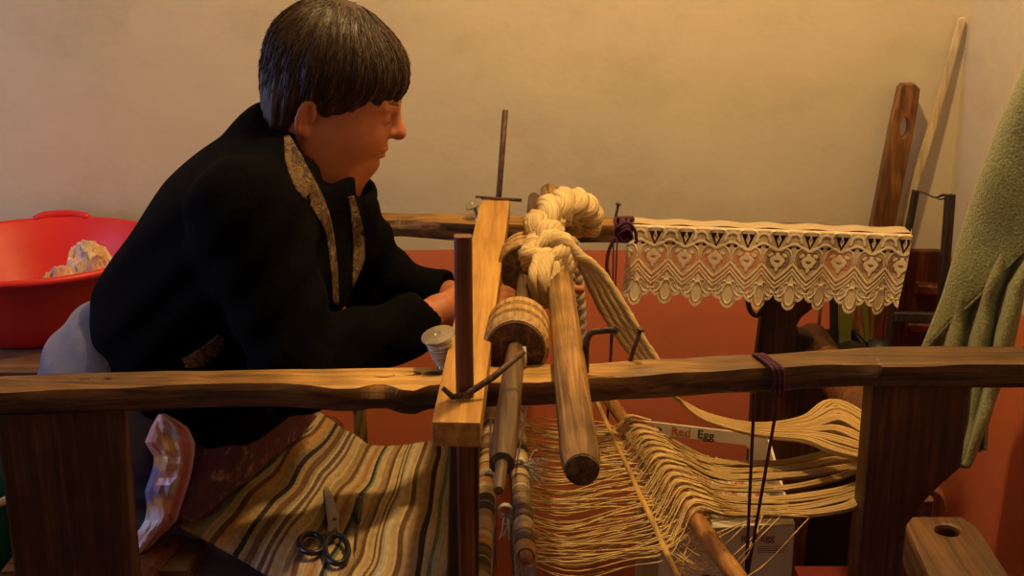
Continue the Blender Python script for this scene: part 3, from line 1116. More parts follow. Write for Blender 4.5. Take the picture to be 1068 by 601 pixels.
# white cords from the near pulley to the shafts
for pts, lab in (([P(513, 372, y=1.60), P(512, 425, y=1.60), P(511, 489, y=1.60)], 'straight white cord hanging left of the axle down to a heddle shaft'),
                 ([P(552, 372, y=1.60), P(549, 425, y=1.61), P(539, 484, z=.73)], 'slanting white cord from near pulley tied to the right heddle shaft')):
    c = tag(tube_obj('white_string', smooth_path(pts, 14), .0014, M_string, None, 6), lab, 'cord', 'white shaft cords')
def tassel(centre, label, n=16, sp=.03, seed=0, dirv=(1, -.2, -.4)):
    rr_ = random.Random(seed)
    bm = bmesh.new()
    for i in range(n):
        d = Vector(dirv) + Vector((rr_.uniform(-.6, .6), rr_.uniform(-.6, .6), rr_.uniform(-.6, .6)))
        p = centre
        pts = [p]
        for k in range(5):
            p = p + d.normalized() * sp / 5
            d = d + Vector((rr_.uniform(-.9, .9), rr_.uniform(-.9, .9), rr_.uniform(-.9, .6)))
            pts.append(p)
        add_tube(bm, pts, .0011, 5, caps=False)
    for k in range(3):
        pts = [centre + Vector((math.cos(a) * .009, (k - 1) * .003, math.sin(a) * .009)) for a in [i / 11 * 2 * math.pi for i in range(12)]]
        add_tube(bm, pts, .0016, 6, caps=False)
    return tag(finish('string_knot', bm, M_string), label, 'knot', 'frayed knots on the heddle shafts')
tassel(P(541, 484, z=.727), 'frayed white string knot on the right heddle shaft beside the warp', 22, .045, 1, (1, -.3, -.2))
tassel(P(511, 496, z=.727), 'white string knot on left heddle shaft near the axle tip', 8, .02, 2, (.1, -.4, -1))
tassel(P(527, 533, z=.70), 'frayed loose string knot hanging between the two heddle shafts', 12, .04, 4, (.2, -.2, -1))

# ================================================================== lease rods
def lease(p0, p1, r0_, r1_, mat, label, flat=1.0):
    pts = [p0.lerp(p1, i / 20) + Vector((0, 0, .002 * noise.noise(Vector((i * .4, 2, 5))))) for i in range(21)]
    return tag(tube_obj('lease_rod', pts, [r0_ + (r1_ - r0_) * i / 20 for i in range(21)], mat, None, 12, squash=flat), label, 'lease rod', 'lease rods in the warp')
LZ = .705
lA0, lA1 = P(716, 622, z=LZ - .02), P(620, 414, z=LZ - .01)
lB0, lB1 = P(784, 624, z=LZ), P(632, 412, z=LZ)
lease(lA0, lA1, .0042, .004, M_lease2, 'thin pale lease rod with threads arching over it')
lease(lB0, lB1, .0125, .011, M_lease, 'thicker orange-brown lease rod under the looped warp threads')
# its darker wrapped piece
# ================================================================== the warp
warp = thing('warp', 'cream cotton warp threads fanned from the heddles and gathered into bundles', 'warp', (0.25, 1.75, 0.62))
def lerp(a, b, t):
    return a + (b - a) * t
rr = random.Random(5)
def onA(f): return lA0.lerp(lA1, f)
def onB(f): return lB0.lerp(lB1, f)
bm = bmesh.new()
NT = 112
for i in range(NT):
    f = (i + .5) / NT
    fh = .04 + .92 * f
    hsrc = P(lerp(548, 540, f), lerp(590, 432, f), z=.69 - rr.uniform(0, .05))
    fa = min(.98, max(.05, .16 + .66 * f + rr.uniform(-.012, .012)))
    A = onA(fa)
    over = (i % 2) * 2 - 1
    A = A + Vector((0, 0, over * .0055 - .004))
    g = round(f * 15) / 15
    fb_ = .30 + .50 * (0.55 * f + .45 * g)
    B = onB(fb_) + Vector((0, 0, -over * .004 + (.0145 if over < 0 else -.0115)))
    sag = rr.uniform(.0, .03)
    mid1 = hsrc.lerp(A, .35) + Vector((0, rr.uniform(-.008, .008), -sag))
    mid2 = hsrc.lerp(A, .75) + Vector((0, rr.uniform(-.006, .006), -sag * .4))
    mid3 = A.lerp(B, .5) + Vector((0, rr.uniform(-.004, .004), rr.uniform(-.006, .002)))
    end = B + Vector((.035, rr.uniform(-.004, .004), -.008))
    add_tube(bm, smooth_path([hsrc, mid1, mid2, A, mid3, B, end], 22), rr.choice((.0009, .0011, .0013)), 4, caps=False)
o = finish('thread_sheet', bm, M_thread, warp)
o['kind'] = 'stuff'
# stray threads looping below the rods
bm = bmesh.new()
for i in range(34):
    f = rr.random()
    A = onA(.06 + .5 * f); B = onB(.05 + .35 * rr.random())
    e = P(lerp(790, 870, rr.random()), 534, z=LZ - .003)
    add_tube(bm, smooth_path([A, A.lerp(B, .5) + Vector((0, 0, -.03 - .03 * rr.random())), B + Vector((.01, 0, -.03 * rr.random())), e] if i % 3 == 0 else [A, A.lerp(B, .6) + Vector((0, rr.uniform(-.02, .02), -.02)), B + Vector((0, 0, .013))], 16), .0008, 4, caps=False)
o = finish('stray_threads', bm, M_thread, warp)
o['kind'] = 'stuff'

# bundles between the brown rod and the warp beam
def yarn_bundle(pts, radii, name='thread_bundle', strands=9, seed=0, spread=1.0, n=36, parent=None, mat=None):
    """a flat hank of parallel yarns, each yarn a thin tube"""
    r2 = random.Random(seed)
    path = smooth_path(pts, n)
    bm = bmesh.new()
    offs = []
    for k in range(strands):
        an = 2.399 * k
        rad = math.sqrt((k + .5) / strands)
        offs.append((math.cos(an) * rad, math.sin(an) * rad, r2.uniform(0, 6)))
    for ox, oz, ph in offs:
        q = []
        for i, p in enumerate(path):
            f = i / n
            R = radii[0] + (radii[1] - radii[0]) * f if len(radii) == 2 else np.interp(f, np.linspace(0, 1, len(radii)), radii)
            t = (path[min(i + 1, n)] - path[max(i - 1, 0)]).normalized()
            s_, u_ = frame_for(t)
            wob = .18 * math.sin(f * 7 + ph)
            q.append(p + s_ * ((ox + wob) * R * spread) + u_ * (oz * R * .6))
        rad = [float(np.interp(i / n, np.linspace(0, 1, len(radii)), radii)) * 1.35 / math.sqrt(strands) * .72 for i in range(n + 1)]
        add_tube(bm, q, rad, 6, caps=True)
    return finish(name, bm, mat or M_bundle, parent)

WX = wb0.x
def bz(px, py, z): return P(px, py, z=z)
lower = [
    # (pixel at the rod, mid pixels, pixel at the right end, thickness)
    ((668, 456), (735, 480), (810, 484), (868, 472), (902, 466), .0065),
    ((676, 464), (742, 489), (815, 490), (870, 481), (902, 478), .0070),
    ((684, 475), (745, 497), (815, 497), (868, 490), (900, 486), .0065),
    ((695, 492), (745, 508), (815, 510), (868, 500), (897, 491), .0050),
    ((703, 503), (755, 520), (815, 522), (870, 515), (900, 507), .0075),
    ((712, 516), (765, 531), (830, 530), (875, 522), (900, 516), .0065),
    ((722, 530), (775, 536), (840, 536), (880, 530), (899, 523), .0070),
]
for i, (a, b, c, d, e, th) in enumerate(lower):
    pts = [P(*a, z=LZ + .008), P(*b, z=LZ - .004), P(*c, z=LZ), P(*d, z=LZ + .012), P(*e, z=LZ + .022), P(e[0] + 30, e[1] + 4, z=LZ + .028)]
    yarn_bundle(pts, [.0045, th, th], seed=i, strands=11, spread=1.15, parent=warp)
# fan of individual yarns from the rod into those bundles
bm = bmesh.new()
for i in range(64):
    f = i / 63
    k = min(int(f * len(lower)), len(lower) - 1)
    fb_ = .30 + .50 * (1 - f)
    B = onB(fb_) + Vector((0, 0, .0125))
    a, b, c = lower[k][0], lower[k][1], lower[k][2]
    q = P(b[0] + rr.uniform(-12, 12), b[1] + rr.uniform(-5, 5), z=LZ - .002)
    e = P(c[0] + rr.uniform(-10, 10), c[1] + rr.uniform(-4, 4), z=LZ + .002)
    st = B + Vector((-.016, 0, -.012))
    add_tube(bm, smooth_path([st, B, B.lerp(q, .35) + Vector((0, 0, .004)), q, e], 16), .0011, 5, caps=False)
o = finish('looped_yarns', bm, M_bundle, warp)
o['kind'] = 'stuff'
# upper fan: the rope from the braid spreading over the warp beam
upper_end = [(884, 420, 907, 440), (888, 428, 907, 447), (890, 436, 907, 455), (888, 447, 906, 463), (886, 458, 906, 471), (884, 467, 905, 479)]
for i, (cx_, cy_, ex, ey) in enumerate(upper_end):
    f = i / 5
    zr = .765
    pts = [P(700, 412, z=zr + .02), P(712 + 3 * f, 420 + 2 * f, z=zr), P(740, 434 + 5 * f, z=zr - .01), P(790, 444 + 9 * f, z=zr - .012), P(840, 438 + 20 * f, z=zr - .004), P(cx_ - 14, cy_ + 1, z=zr + .006), P(ex, ey, z=zr - .004), P(ex + 18, ey + 16, z=zr - .05)]
    yarn_bundle(pts, [.0038, .0042, .0048, .0062, .0085, .0085, .0085], seed=20 + i, strands=11, spread=1.1, n=44, parent=warp)

# ================================================================== the braided warp chain hanging over the pole
chain = thing('warp_braid', 'cream braided warp chain knotted over the round pole', 'braided yarn', P(585, 300, y=1.95))
def strand(pts, r, name, n=60, seg=14, lob=7, amp=.07, tw=60):
    bm = bmesh.new()
    q = smooth_path(pts, n)
    add_tube(bm, q, r if not isinstance(r, (list, tuple)) else [float(np.interp(i / n, np.linspace(0, 1, len(r)), r)) for i in range(n + 1)], seg, twist=tw, lobes=lob, lobe_amp=amp)
    return finish(name, bm, M_rope, chain)
def braid(centre_pts, width, r, turns, name):
    path = smooth_path(centre_pts, 90)
    for k in range(3):
        pts = []
        for i, p in enumerate(path):
            f = i / 90
            ph = f * turns * 2 * math.pi + k * 2 * math.pi / 3
            t = (path[min(i + 1, 90)] - path[max(i - 1, 0)]).normalized()
            # side lies mostly in the picture's plane so the plait shows its face
            s_ = t.cross(Vector((0, 1, 0.25))).normalized()
            u_ = s_.cross(t).normalized()
            pts.append(p + s_ * (math.sin(ph) * width) + u_ * (math.sin(2 * ph) * width * .55))
        bm = bmesh.new()
        add_tube(bm, pts, r, 14, twist=50, lobes=6, lobe_amp=.09)
        finish(name, bm, M_rope, chain)
ky = 1.93
braid([P(606, 236, y=2.14), P(608, 226, y=2.12), P(601, 218, y=2.07), P(588, 216, y=2.02), P(573, 226, y=1.97), P(566, 242, y=1.93), P(568, 256, y=1.9), P(570, 266, y=1.88)], .0165, .0185, 3.0, 'braid_strand')
# knot: collar loops
for k in range(3):
    c = P(570 + k * 2, 261 + k * 7, y=1.83)
    pts = [c + Vector((math.cos(a) * .029, math.sin(a) * .022, .008 * math.cos(a - .6) + .003 * math.sin(2 * a))) for a in [i / 23 * 2 * math.pi for i in range(25)]]
    bm = bmesh.new(); add_tube(bm, pts, .0135, 12, twist=60, lobes=6, lobe_amp=.08, caps=False); finish('knot_turn', bm, M_rope, chain)
# hanging loop below the knot
for k in range(4):
    x0, x1 = 556 + k * 4.2, 562 + k * 4.4
    yy = 1.745 + .006 * (k % 2)
    strand([P(x0 + 5, 268, y=yy + .05), P(x0, 288, y=yy), P(x0 + 2, 308, y=yy), P(x1 + 2, 316, y=yy + .006), P(x1 + 5, 306, y=yy + .014), P(x1 + 4, 275, y=yy + .05)], .0078, 'loop_strand', 40, 10)
# rope from the knot over the pole and down behind the near rail
for k in range(7):
    dx = (k - 3) * 3.2
    dy = (k % 2) * .012
    ph = k * .9
    strand([P(572, 270 + dx * .6, y=1.86 + dy), P(584 + dx * .3, 259 + dx * .7, y=1.83 + dy), P(600 + dx * .5, 262 + dx * .6, y=1.82 + dy), P(618 + dx * .9, 283 + dx * .2, y=1.84 + dy), P(640 + dx * 1.2, 322, y=1.84 + dy), P(660 + dx * 1.1, 355, y=1.84 + dy), P(678 + dx, 380, y=1.84 + dy), P(700 + dx * .6, 411, y=1.84 + dy)], [.0070, .0078, .0078, .0074, .0070, .0064, .0056, .0042], 'rope_strand', 50, 10)
# small braided tail hanging behind the pole
tail = thing('hanging_plait', 'small grey-cream plait hanging down behind the round pole', 'plait', P(602, 362, y=1.98))
path = smooth_path([P(596, 250, y=2.0), P(600, 290, y=2.0), P(603, 330, y=2.0), P(602, 372, y=2.0)], 60)
for k in range(3):
    pts = []
    for i, p in enumerate(path):
        ph = i / 60 * 8 * math.pi + k * 2 * math.pi / 3
        pts.append(p + Vector((math.sin(ph) * .0075, math.sin(2 * ph) * .004, 0)))
    bm = bmesh.new(); add_tube(bm, pts, .0068, 8); finish('braid_strand', bm, M_heddle, tail)

# ================================================================== purple yarns
py_ = P(648, 236, z=RZ).y
yarn = thing('purple_yarn', 'purple yarn wound round the far rail beside the lace, ends dangling', 'yarn', P(648, 250, y=py_))
bm = bmesh.new()
for k in range(7):
    x = 641 + k * 2.6
    pts = [P(x, 248, y=py_ - .042), P(x + 2, 238, y=py_ - .046), P(x + 5 * math.sin(k), 230, y=py_ - .034), P(x + 3, 227, y=py_ + .0), P(x + 4, 232, y=py_ + .035)]
    add_tube(bm, smooth_path(pts, 14), .0030, 6)
add_tube(bm, smooth_path([P(643, 238, y=py_ - .05), P(654, 232, y=py_ - .055), P(662, 240, y=py_ - .05), P(664, 252, y=py_ - .045)], 14), .003, 6)
add_tube(bm, smooth_path([P(646, 244, y=py_ - .05), P(655, 239, y=py_ - .055), P(659, 248, y=py_ - .05), P(650, 252, y=py_ - .048), P(645, 243, y=py_ - .05)], 18), .003, 6)
finish('winding', bm, M_purple, yarn)
tube_obj('dangling_end', smooth_path([P(642, 247, y=py_ - .048), P(635, 262, y=py_ - .045), P(633, 278, y=py_ - .045), P(636, 290, y=py_ - .045)], 16), .0032, M_purple, yarn, 7)
for dx in (0, 4):
    tube_obj('hanging_end', [P(640 + dx, 246, y=py_ - .048), P(639 + dx * .6, 310, y=py_ - .048), P(636 + dx * .3, 376, y=py_ - .048), P(632, 470, y=py_ - .048)], .0018, M_purple, yarn, 6)
ny = P(800, 384, z=RZ).y
yarn2 = thing('purple_string', 'purple cord looped over the near rail, two strands hanging to a point', 'cord', P(780, 600, y=ny))
for k in range(3):
    x0, x1 = 787 + k * 4, 806 + k * 5
    yb_, yf_ = P(x0, 369.5, z=RZ).y, P(x1, 385, z=RZ).y
    pts = [P(x0 - 1, 376, y=yb_ + .008), P(x0, 370 - .2 * k, z=RZ + .003), P((x0 + x1) / 2 + 1, 377, z=RZ + .0035), P(x1 - 1, 383.5, z=RZ + .003), P(x1, 388, y=yf_ - .006), P(x1 + 1, 398, y=yf_ - .006), P(x1 + 0, 412, y=yf_ + .0)]
    tube_obj('wrap', smooth_path(pts, 20), .0024, M_purple, yarn2, 7)
for a, b in (((787, 410), (778, 604)), ((813, 408), (779, 604))):
    tube_obj('hanging_strand', smooth_path([P(*a, y=ny + .0), P((a[0] + b[0]) / 2, (a[1] + b[1]) / 2, y=ny - .005), P(*b, y=ny)], 12), .0022, M_purple, yarn2, 7)

# ================================================================== lace cloth over the far rail
def build_lace():
    W, H = 640, 176             # cells
    u = (np.arange(W + 1) / W)[:, None]
    v = (np.arange(H + 1) / H)[None, :]
    NM = 9.1
    m = u * NM + .08             # motif coordinate
    c = m - np.floor(m) - .5     # -0.5..0.5 across one scallop (its middle at 0)
    hh = m - np.floor(m + .5)    # centre between scallops at 0 (hearts sit there)
    ac = np.abs(c)
    V = v * 2.55                 # in units of motif width, 0 top .. 2.55 bottom
    # scalloped lower edge: a big lobe with a shoulder on either side
    big = 2.26 + .27 * np.sqrt(np.clip(1 - (ac / .24) ** 2, 0, 1))
    sh = 2.02 + .26 * np.sqrt(np.clip(1 - ((ac - .30) / .21) ** 2, 0, 1))
    edge = np.maximum(np.where(ac < .24, big, 0), sh) + 0 * V
    edge = np.maximum(edge, 2.02)
    inside = V <= edge
    cord = np.zeros_like(V + c, dtype=bool)
    solid = np.zeros_like(cord)
    hole = np.zeros_like(cord)
    de = edge - V
    cord |= (de < .10) & inside                                     # border cord
    gap = (de >= .10) & (de < .145)
    # leaf fan: central oval, two side leaves
    def oval(x, y, cx, cy, rx, ry, rot=0.0):
        dx, dy = x - cx, y - cy
        ca, sa = math.cos(rot), math.sin(rot)
        return ((dx * ca + dy * sa) / rx) ** 2 + ((-dx * sa + dy * ca) / ry) ** 2
    o1 = oval(c, V, 0, 2.08, .17, .33)
    o2 = oval(ac, V, .24, 1.93, .10, .27, -.55)
    o3 = oval(ac, V, .37, 1.93, .085, .17, -1.0)
    fan = (V > 1.28 + 1.05 * ac) & (V < 2.0)
    solid |= fan & (ac < .42 - .18 * np.clip(V - 1.6, 0, 1))
    for o_ in (o1, o2, o3):
        solid |= o_ < 1
        cord |= (o_ > .72) & (o_ < 1.05)
    # V-shaped twin bands (hearts' lower outline), centred between the scallops
    ah = np.abs(hh)
    for off in (0.0, .15, .27):
        line = 1.62 + off - 1.05 * ah ** 1.15
        dd = np.abs(V - line)
        cord |= (dd < .045) & (V > .95) & (ah < .5)
    # heart with a flower
    heart = oval(ah, V, .19, 1.04, .20, .26) < 1
    heart |= (V > 1.0) & (V < 1.46) & (ah < .36 * (1.46 - V) / .46)
    hb = oval(ah, V, .20, 1.02, .27, .36)
    cord |= (hb > .80) & (hb < 1.06) & (V < 1.1) & (ah > .03)
    fl = np.zeros_like(cord)
    for (cx_, cy_, rx, ry, ro) in ((0, .95, .075, .12, 0), (.13, 1.02, .075, .13, -.9), (.10, 1.17, .07, .13, .8), (0, 1.27, .065, .14, 0), (.22, .90, .055, .09, -1.2)):
        fl |= oval(ah, V, cx_, cy_, rx, ry, ro) < 1
    thin = heart & ~fl
    cord |= fl
    # top border: arches, triangles with a diamond
    arch = oval(hh, V, 0, .42, .34, .34)
    cord |= (arch > .66) & (arch < 1.1) & (V < .48)
    arch2 = oval(c, V, 0, .50, .26, .26)
    cord |= (arch2 > .50) & (arch2 < 1.0) & (V < .55) & (V > .2)
    tri = (V > .30) & (V < .72) & (ah < .22 * (.72 - V) / .42)
    dia = (ah / .055 + np.abs(V - .45) / .14)
    hole |= tri & (dia > 1.0)
    cord |= tri & (dia < 1.3) & (dia > .6)
    hole |= (oval(ac, V, .12, .66, .06, .05) < 1)
    line2 = .66 + .10 * np.cos(2 * math.pi * hh)
    cord |= (np.abs(V - line2) < .035)
    hole |= gap & (np.mod(m * 14 + V * 8, 1) < .55)
    hole &= ~cord & ~(V < .14)
    groove = np.zeros_like(cord)
    for off in (.075, .21):
        groove |= (np.abs(V - (1.62 + off - 1.05 * ah ** 1.15)) < .02) & (V > .95)
    groove |= (np.mod((np.arctan2(c, V - 1.15)) * 9 / math.pi + .5, 1) < .16) & (V > 1.45) & (V < 2.0) & ~(o1 < 1.05)
    thin |= groove
    thin &= ~cord
    band = V < .12
    solid |= band
    # map the sheet: a little over the rail's top, then hanging down in front of it
    A0, A1 = P(655, 237.5, z=RZ), P(952, 248, z=RZ)
    verts = np.zeros((W + 1, H + 1, 3), np.float32)
    top_n = 12                   # rows that lie on top of the rail
    drop = .142
    for j in range(H + 1):
        vv = j / H
        base = np.array(A0)[None, :] * (1 - u) + np.array(A1)[None, :] * u
        s = vv * (drop + .012)
        up_over = s < .012
        wave = .0035 * np.sin(u[:, 0] * 31 + .6) + .004 * np.sin(u[:, 0] * 13 + 2) + .0025 * np.sin(u[:, 0] * NM * 2 * math.pi)
        p = base.copy()
        if up_over:
            p[:, 1] += (.012 - s)
            p[:, 2] += .0035
        else:
            t = (s - .012)
            p[:, 1] += -.0035 - wave * min(1, t / .04) * (.4 + t / drop)
            p[:, 2] += .0035 - t
        # right end flares a little, left end narrows
        p[:, 0] += (-.010 * vv * (1 - u[:, 0]) - .020 * vv * u[:, 0] ** 4)
        verts[:, j, :] = p
    lift = np.where(cord, .0014, 0)
    verts[:, :, 1] -= lift
    keep_v = inside
    ci = (cord | solid)
    ids = np.arange((W + 1) * (H + 1)).reshape(W + 1, H + 1)
    f_in = inside[:-1, :-1] & inside[1:, 1:] & ~(hole[:-1, :-1])
    I, J = np.nonzero(f_in)
    faces = np.stack([ids[I, J], ids[I, J + 1], ids[I + 1, J + 1], ids[I + 1, J]], 1)
    mi = np.where(thin[:-1, :-1][I, J], 2, np.where(ci[:-1, :-1][I, J], 0, 1))
    me = bpy.data.meshes.new('lace_cloth')
    used, inv = np.unique(faces, return_inverse=True)
    vv = verts.reshape(-1, 3)[used]
    inv = inv.reshape(-1, 4).astype(np.int32)
    me.vertices.add(len(vv)); me.vertices.foreach_set('co', vv.ravel())
    me.loops.add(len(inv) * 4); me.loops.foreach_set('vertex_index', inv.ravel())
    me.polygons.add(len(inv))
    me.polygons.foreach_set('loop_start', np.arange(0, len(inv) * 4, 4, dtype=np.int32))
    me.polygons.foreach_set('loop_total', np.full(len(inv), 4, dtype=np.int32))
    me.polygons.foreach_set('material_index', mi.astype(np.int32))
    me.update(calc_edges=True)
    me.validate()
    return me
lace = thing('lace_cloth', 'cream scalloped lace cloth draped over the right part of far rail', 'lace cloth', P(800, 240, z=RZ))
finish('lace_border', build_lace(), None, lace, mats=[M_lace, M_net, M_thin])
# plain cloth lying over the rail top behind the border, and its folded right end
A0, A1 = P(655, 237.5, z=RZ), P(952, 248, z=RZ)
grid_obj('plain_top', lambda u, v: A0.lerp(A1, u) + Vector((0, .010 + .055 * v, .0045 + .0015 * math.sin(u * 40) - (.02 * max(0, v - .8) / .2))), 60, 8, M_net, lace, .0006)
grid_obj('folded_end', lambda u, v: A1 + Vector((-.004 - .02 * v ** 3 + .016 * u * (1 - v), -.004 + .05 * u, .004 - .12 * v * (1 - .35 * u))), 10, 24, M_net, lace, .0006)

# ================================================================== rag rug being woven
def rug_pt(u, v):
    # u across the stripes (weaver -> reed), v from near selvage to far selvage
    def edge(lst, t):
        x = t * (len(lst) - 1); k = min(int(x), len(lst) - 2)
        return lst[k].lerp(lst[k + 1], x - k)
    near = [P(168, 534, z=CZ), P(190, 546, z=CZ), P(243, 571, z=CZ), P(300, 602, z=CZ - .003), P(365, 634, z=CZ), P(430, 660, z=CZ), P(462, 664, z=CZ)]
    far = [P(306, 420, z=CZ + .01), P(325, 424, z=CZ + .01), P(350, 444, z=CZ), P(385, 466, z=CZ), P(425, 463, z=CZ), P(462, 455, z=CZ), P(492, 450, z=CZ)]
    a, b = edge(near, u), edge(far, u)
    p = a.lerp(b, v)
    w_ = .004 * math.sin(v * 17 + u * 9) + .006 * noise.noise(Vector((u * 5, v * 4, 3)))
    p.z += w_ - .010 * max(0, 1 - v * 12)
    p.x += .005 * noise.noise(Vector((u * 9, v * 6, 8)))
    return p
NW = 240
wr = random.Random(12)
pal = {'t': (.42, .27, .13), 'c': (.58, .42, .22), 'o': (.56, .27, .09), 'd': (.030, .018, .014), 'b': (.17, .085, .035), 'g': (.30, .26, .17), 'w': (.60, .50, .34), 'n': (.16, .22, .12), 'r': (.34, .12, .06)}
seq = []
STR = [(150, 'g'), (200, 't'), (214, 'b'), (220, 'o'), (236, 'g'), (246, 'c'), (253, 'b'), (262, 'o'), (272, 't'), (285, 'd'), (292, 't'), (300, 'b'), (308, 't'),
       (313, 'w'), (317, 'b'), (321, 'w'), (324, 'b'), (328, 'c'), (340, 't'), (347, 'b'), (352, 'c'), (360, 'o'), (365, 'c'), (371, 'd'), (376, 'n'), (379, 'c'), (388, 't'), (395, 'b'),
       (399, 'c'), (407, 'b'), (409, 'c'), (411, 'b'), (413, 'w'), (420, 'c'), (429, 'b'), (434, 'c'), (442, 't'), (447, 'd'), (452, 'c'), (458, 'n'), (462, 'w'), (467, 'c'), (474, 'b'), (480, 't'), (600, 't')]
def proj(p):
    q = p - CAM
    zc = q.y * _c - q.z * _s
    return 534 + F * q.x / zc, 300.5 - F * (q.y * _s + q.z * _c) / zc
def stripe_px(u):
    lo_, hi_ = -.3, 1.3
    for _ in range(16):
        m_ = (lo_ + hi_) / 2
        if proj(rug_pt(u, m_))[1] > 520: lo_ = m_
        else: hi_ = m_
    return proj(rug_pt(u, m_))[0]
for k in range(NW + 1):
    x_ = stripe_px(k / NW)
    ch_ = 't'
    for a_, cc_ in STR:
        if x_ >= a_: ch_ = cc_
    c = pal[ch_]
    j = wr.uniform(.82, 1.18)
    seq.append((c[0] * j, c[1] * j * wr.uniform(.95, 1.05), c[2] * j))
rug_col = lambda u, v: tuple(x * (0.9 + .25 * noise.noise(Vector((u * 60, v * 40, 1)))) for x in seq[min(NW, int(round(u * NW)))])
def rug_ridged(u, v):
    p = rug_pt(u, v)
    k = int(round(u * NW * 2))
    p.z += (.0011 if k % 2 else -.0011) + .0008 * math.sin(v * 240 + (k // 2 % 2) * math.pi)
    return p
rug = grid_obj('rag_rug', rug_ridged, NW * 2, 110, M_rug, None, .004, rug_col, True, -1.0)
tag(rug, 'striped rag rug in cream, orange and black being woven on the loom', 'rug')
# the finished roll below it
rp0, rp1 = P(225, 640, z=.50), P(330, 470, z=.50)
rl = thing('rug_roll', 'dim roll of finished striped rug under the near selvage', 'rug roll', (rp0.x, rp0.y, .44))
rdv = rp1 - rp0
def rollpt(u, v):
    an = u * 2 * math.pi
    s_, u_ = frame_for(rdv)
    return rp0 + rdv * v + (s_ * math.cos(an) + u_ * math.sin(an)) * (.055 + .004 * noise.noise(Vector((u * 7, v * 9, 2))))
grid_obj('rolled_cloth', rollpt, 60, 40, M_rug, rl, .003, lambda u, v: [x * .8 for x in seq[int((u * 2.3 % 1) * NW)]])
lathe_obj('cloth_beam', [(0, .03), (rdv.length + .2, .03)], rp0 - rdv.normalized() * .1, rdv, M_peg, rl, 16)

# scissors on the rug
def on_rug(px, py, dz=0.0):
    return P(px, py, z=CZ + .006 + dz)
sc = thing('scissors', 'black-handled steel scissors lying on the striped rug', 'scissors', on_rug(346, 550))
def blade(pts_px, dz):
    o = [on_rug(a, b, dz) for a, b in pts_px]
    return slab_obj('blade', o, (0, 0, .0018), M_steel, sc)
blade([(341, 506), (347, 518), (353, 538), (354, 556), (345, 556), (343, 540), (341, 520)], .003)
blade([(338, 507), (342, 512), (347, 540), (350, 558), (343, 560), (341, 540)], .001)
lathe_obj('pivot', [(0, .003), (.0015, .003), (.002, .001)], on_rug(349, 542, .005), (0, 0, 1), M_iron, sc, 12)
for cx_, cy_, rx, ry, ro in ((325, 567, 13, 10, .15), (351, 573, 12, 15, -.15)):
    pts = []
    for i in range(29):
        a = i / 28 * 2 * math.pi
        x, y = math.cos(a) * rx, math.sin(a) * ry
        pts.append(on_rug(cx_ + x * math.cos(ro) - y * math.sin(ro), cy_ + x * math.sin(ro) + y * math.cos(ro), .005))
    tube_obj('handle', pts, .0042, M_blackpl, sc, 10, caps=False)
for a, b in (((335, 562), (346, 556)), ((348, 560), (350, 553))):
    tube_obj('shank', [on_rug(*a, .005), on_rug(*b, .004)], [.0045, .0035], M_blackpl, sc, 8)
pk = thing('thread_pick', 'small thread pick with black handle lying on rug beside scissors', 'tool', on_rug(373, 540))
tube_obj('handle', smooth_path([on_rug(375, 519, .004), on_rug(374, 530, .004), on_rug(373, 546, .004)], 10), [.003, .0052, .0056, .0052, .0050, .005, .005, .005, .0048, .0042, .003], M_blackpl, pk, 10)
tube_obj('needle', [on_rug(373, 546, .003), on_rug(372, 562, .002), on_rug(371, 575, .001)], [.0014, .0013, .0006], M_iron, pk, 7)

# yellow ribbon hanging behind the rug
rb = grid_obj('yellow_ribbon', lambda u, v: P(368 + 14 * u + 2 * v, 420 + 48 * v + 3 * math.sin(u * 3), y=2.10 + .012 * math.sin(u * 6 + v * 4)), 8, 20, M_yellow, None, .001)
tag(rb, 'yellow ribbon strip hanging below the near rail behind the rug', 'ribbon')

# ================================================================== right-hand corner
# brown plank with rounded head and a slot, leaning on the back wall
def leaning_board(px_quad, ytop, ybot, thick, mat, name, holes_px=(), bevel=.003):
    """outline in pixels; depth runs from ytop at the outline's top to ybot at its foot"""
    ys = [p[1] for p in px_quad]
    t0, t1 = min(ys), max(ys)
    f = lambda p: P(p[0], p[1], y=ytop + (ybot - ytop) * (p[1] - t0) / (t1 - t0))
    return slab_obj(name, [f(p) for p in px_quad], (0, thick, 0), mat, None, [[f(p) for p in h] for h in holes_px], bevel)
slot = [(944 + 5.0 * math.cos(a) - 2 * math.sin(a) * .3, 134 + 11 * math.sin(a)) for a in [k * math.pi / 8 for k in range(16)]]
pk1 = leaning_board([(939, 92), (943, 88), (955, 88), (960, 93), (958, 110), (951, 150), (938, 215), (925, 285), (900, 420), (868, 610), (840, 610), (872, 420), (899, 285), (914, 215), (931, 128)], 2.50, 2.43, .028, M_redwood, 'wooden_plank', [slot])
tag(pk1, 'varnished red-brown plank with slot near its rounded top, leaning on wall', 'plank')
pk2 = leaning_board([(1000, 19), (1008, 18), (1007, 24), (989, 92), (969, 160), (944, 240), (914, 345), (848, 590), (838, 590), (905, 340), (935, 236), (962, 152), (983, 84)], 2.535, 2.47, .008, M_palewood, 'wooden_strip')
tag(pk2, 'long thin pale painted wooden strip leaning in the corner', 'strip')
bm = bmesh.new()
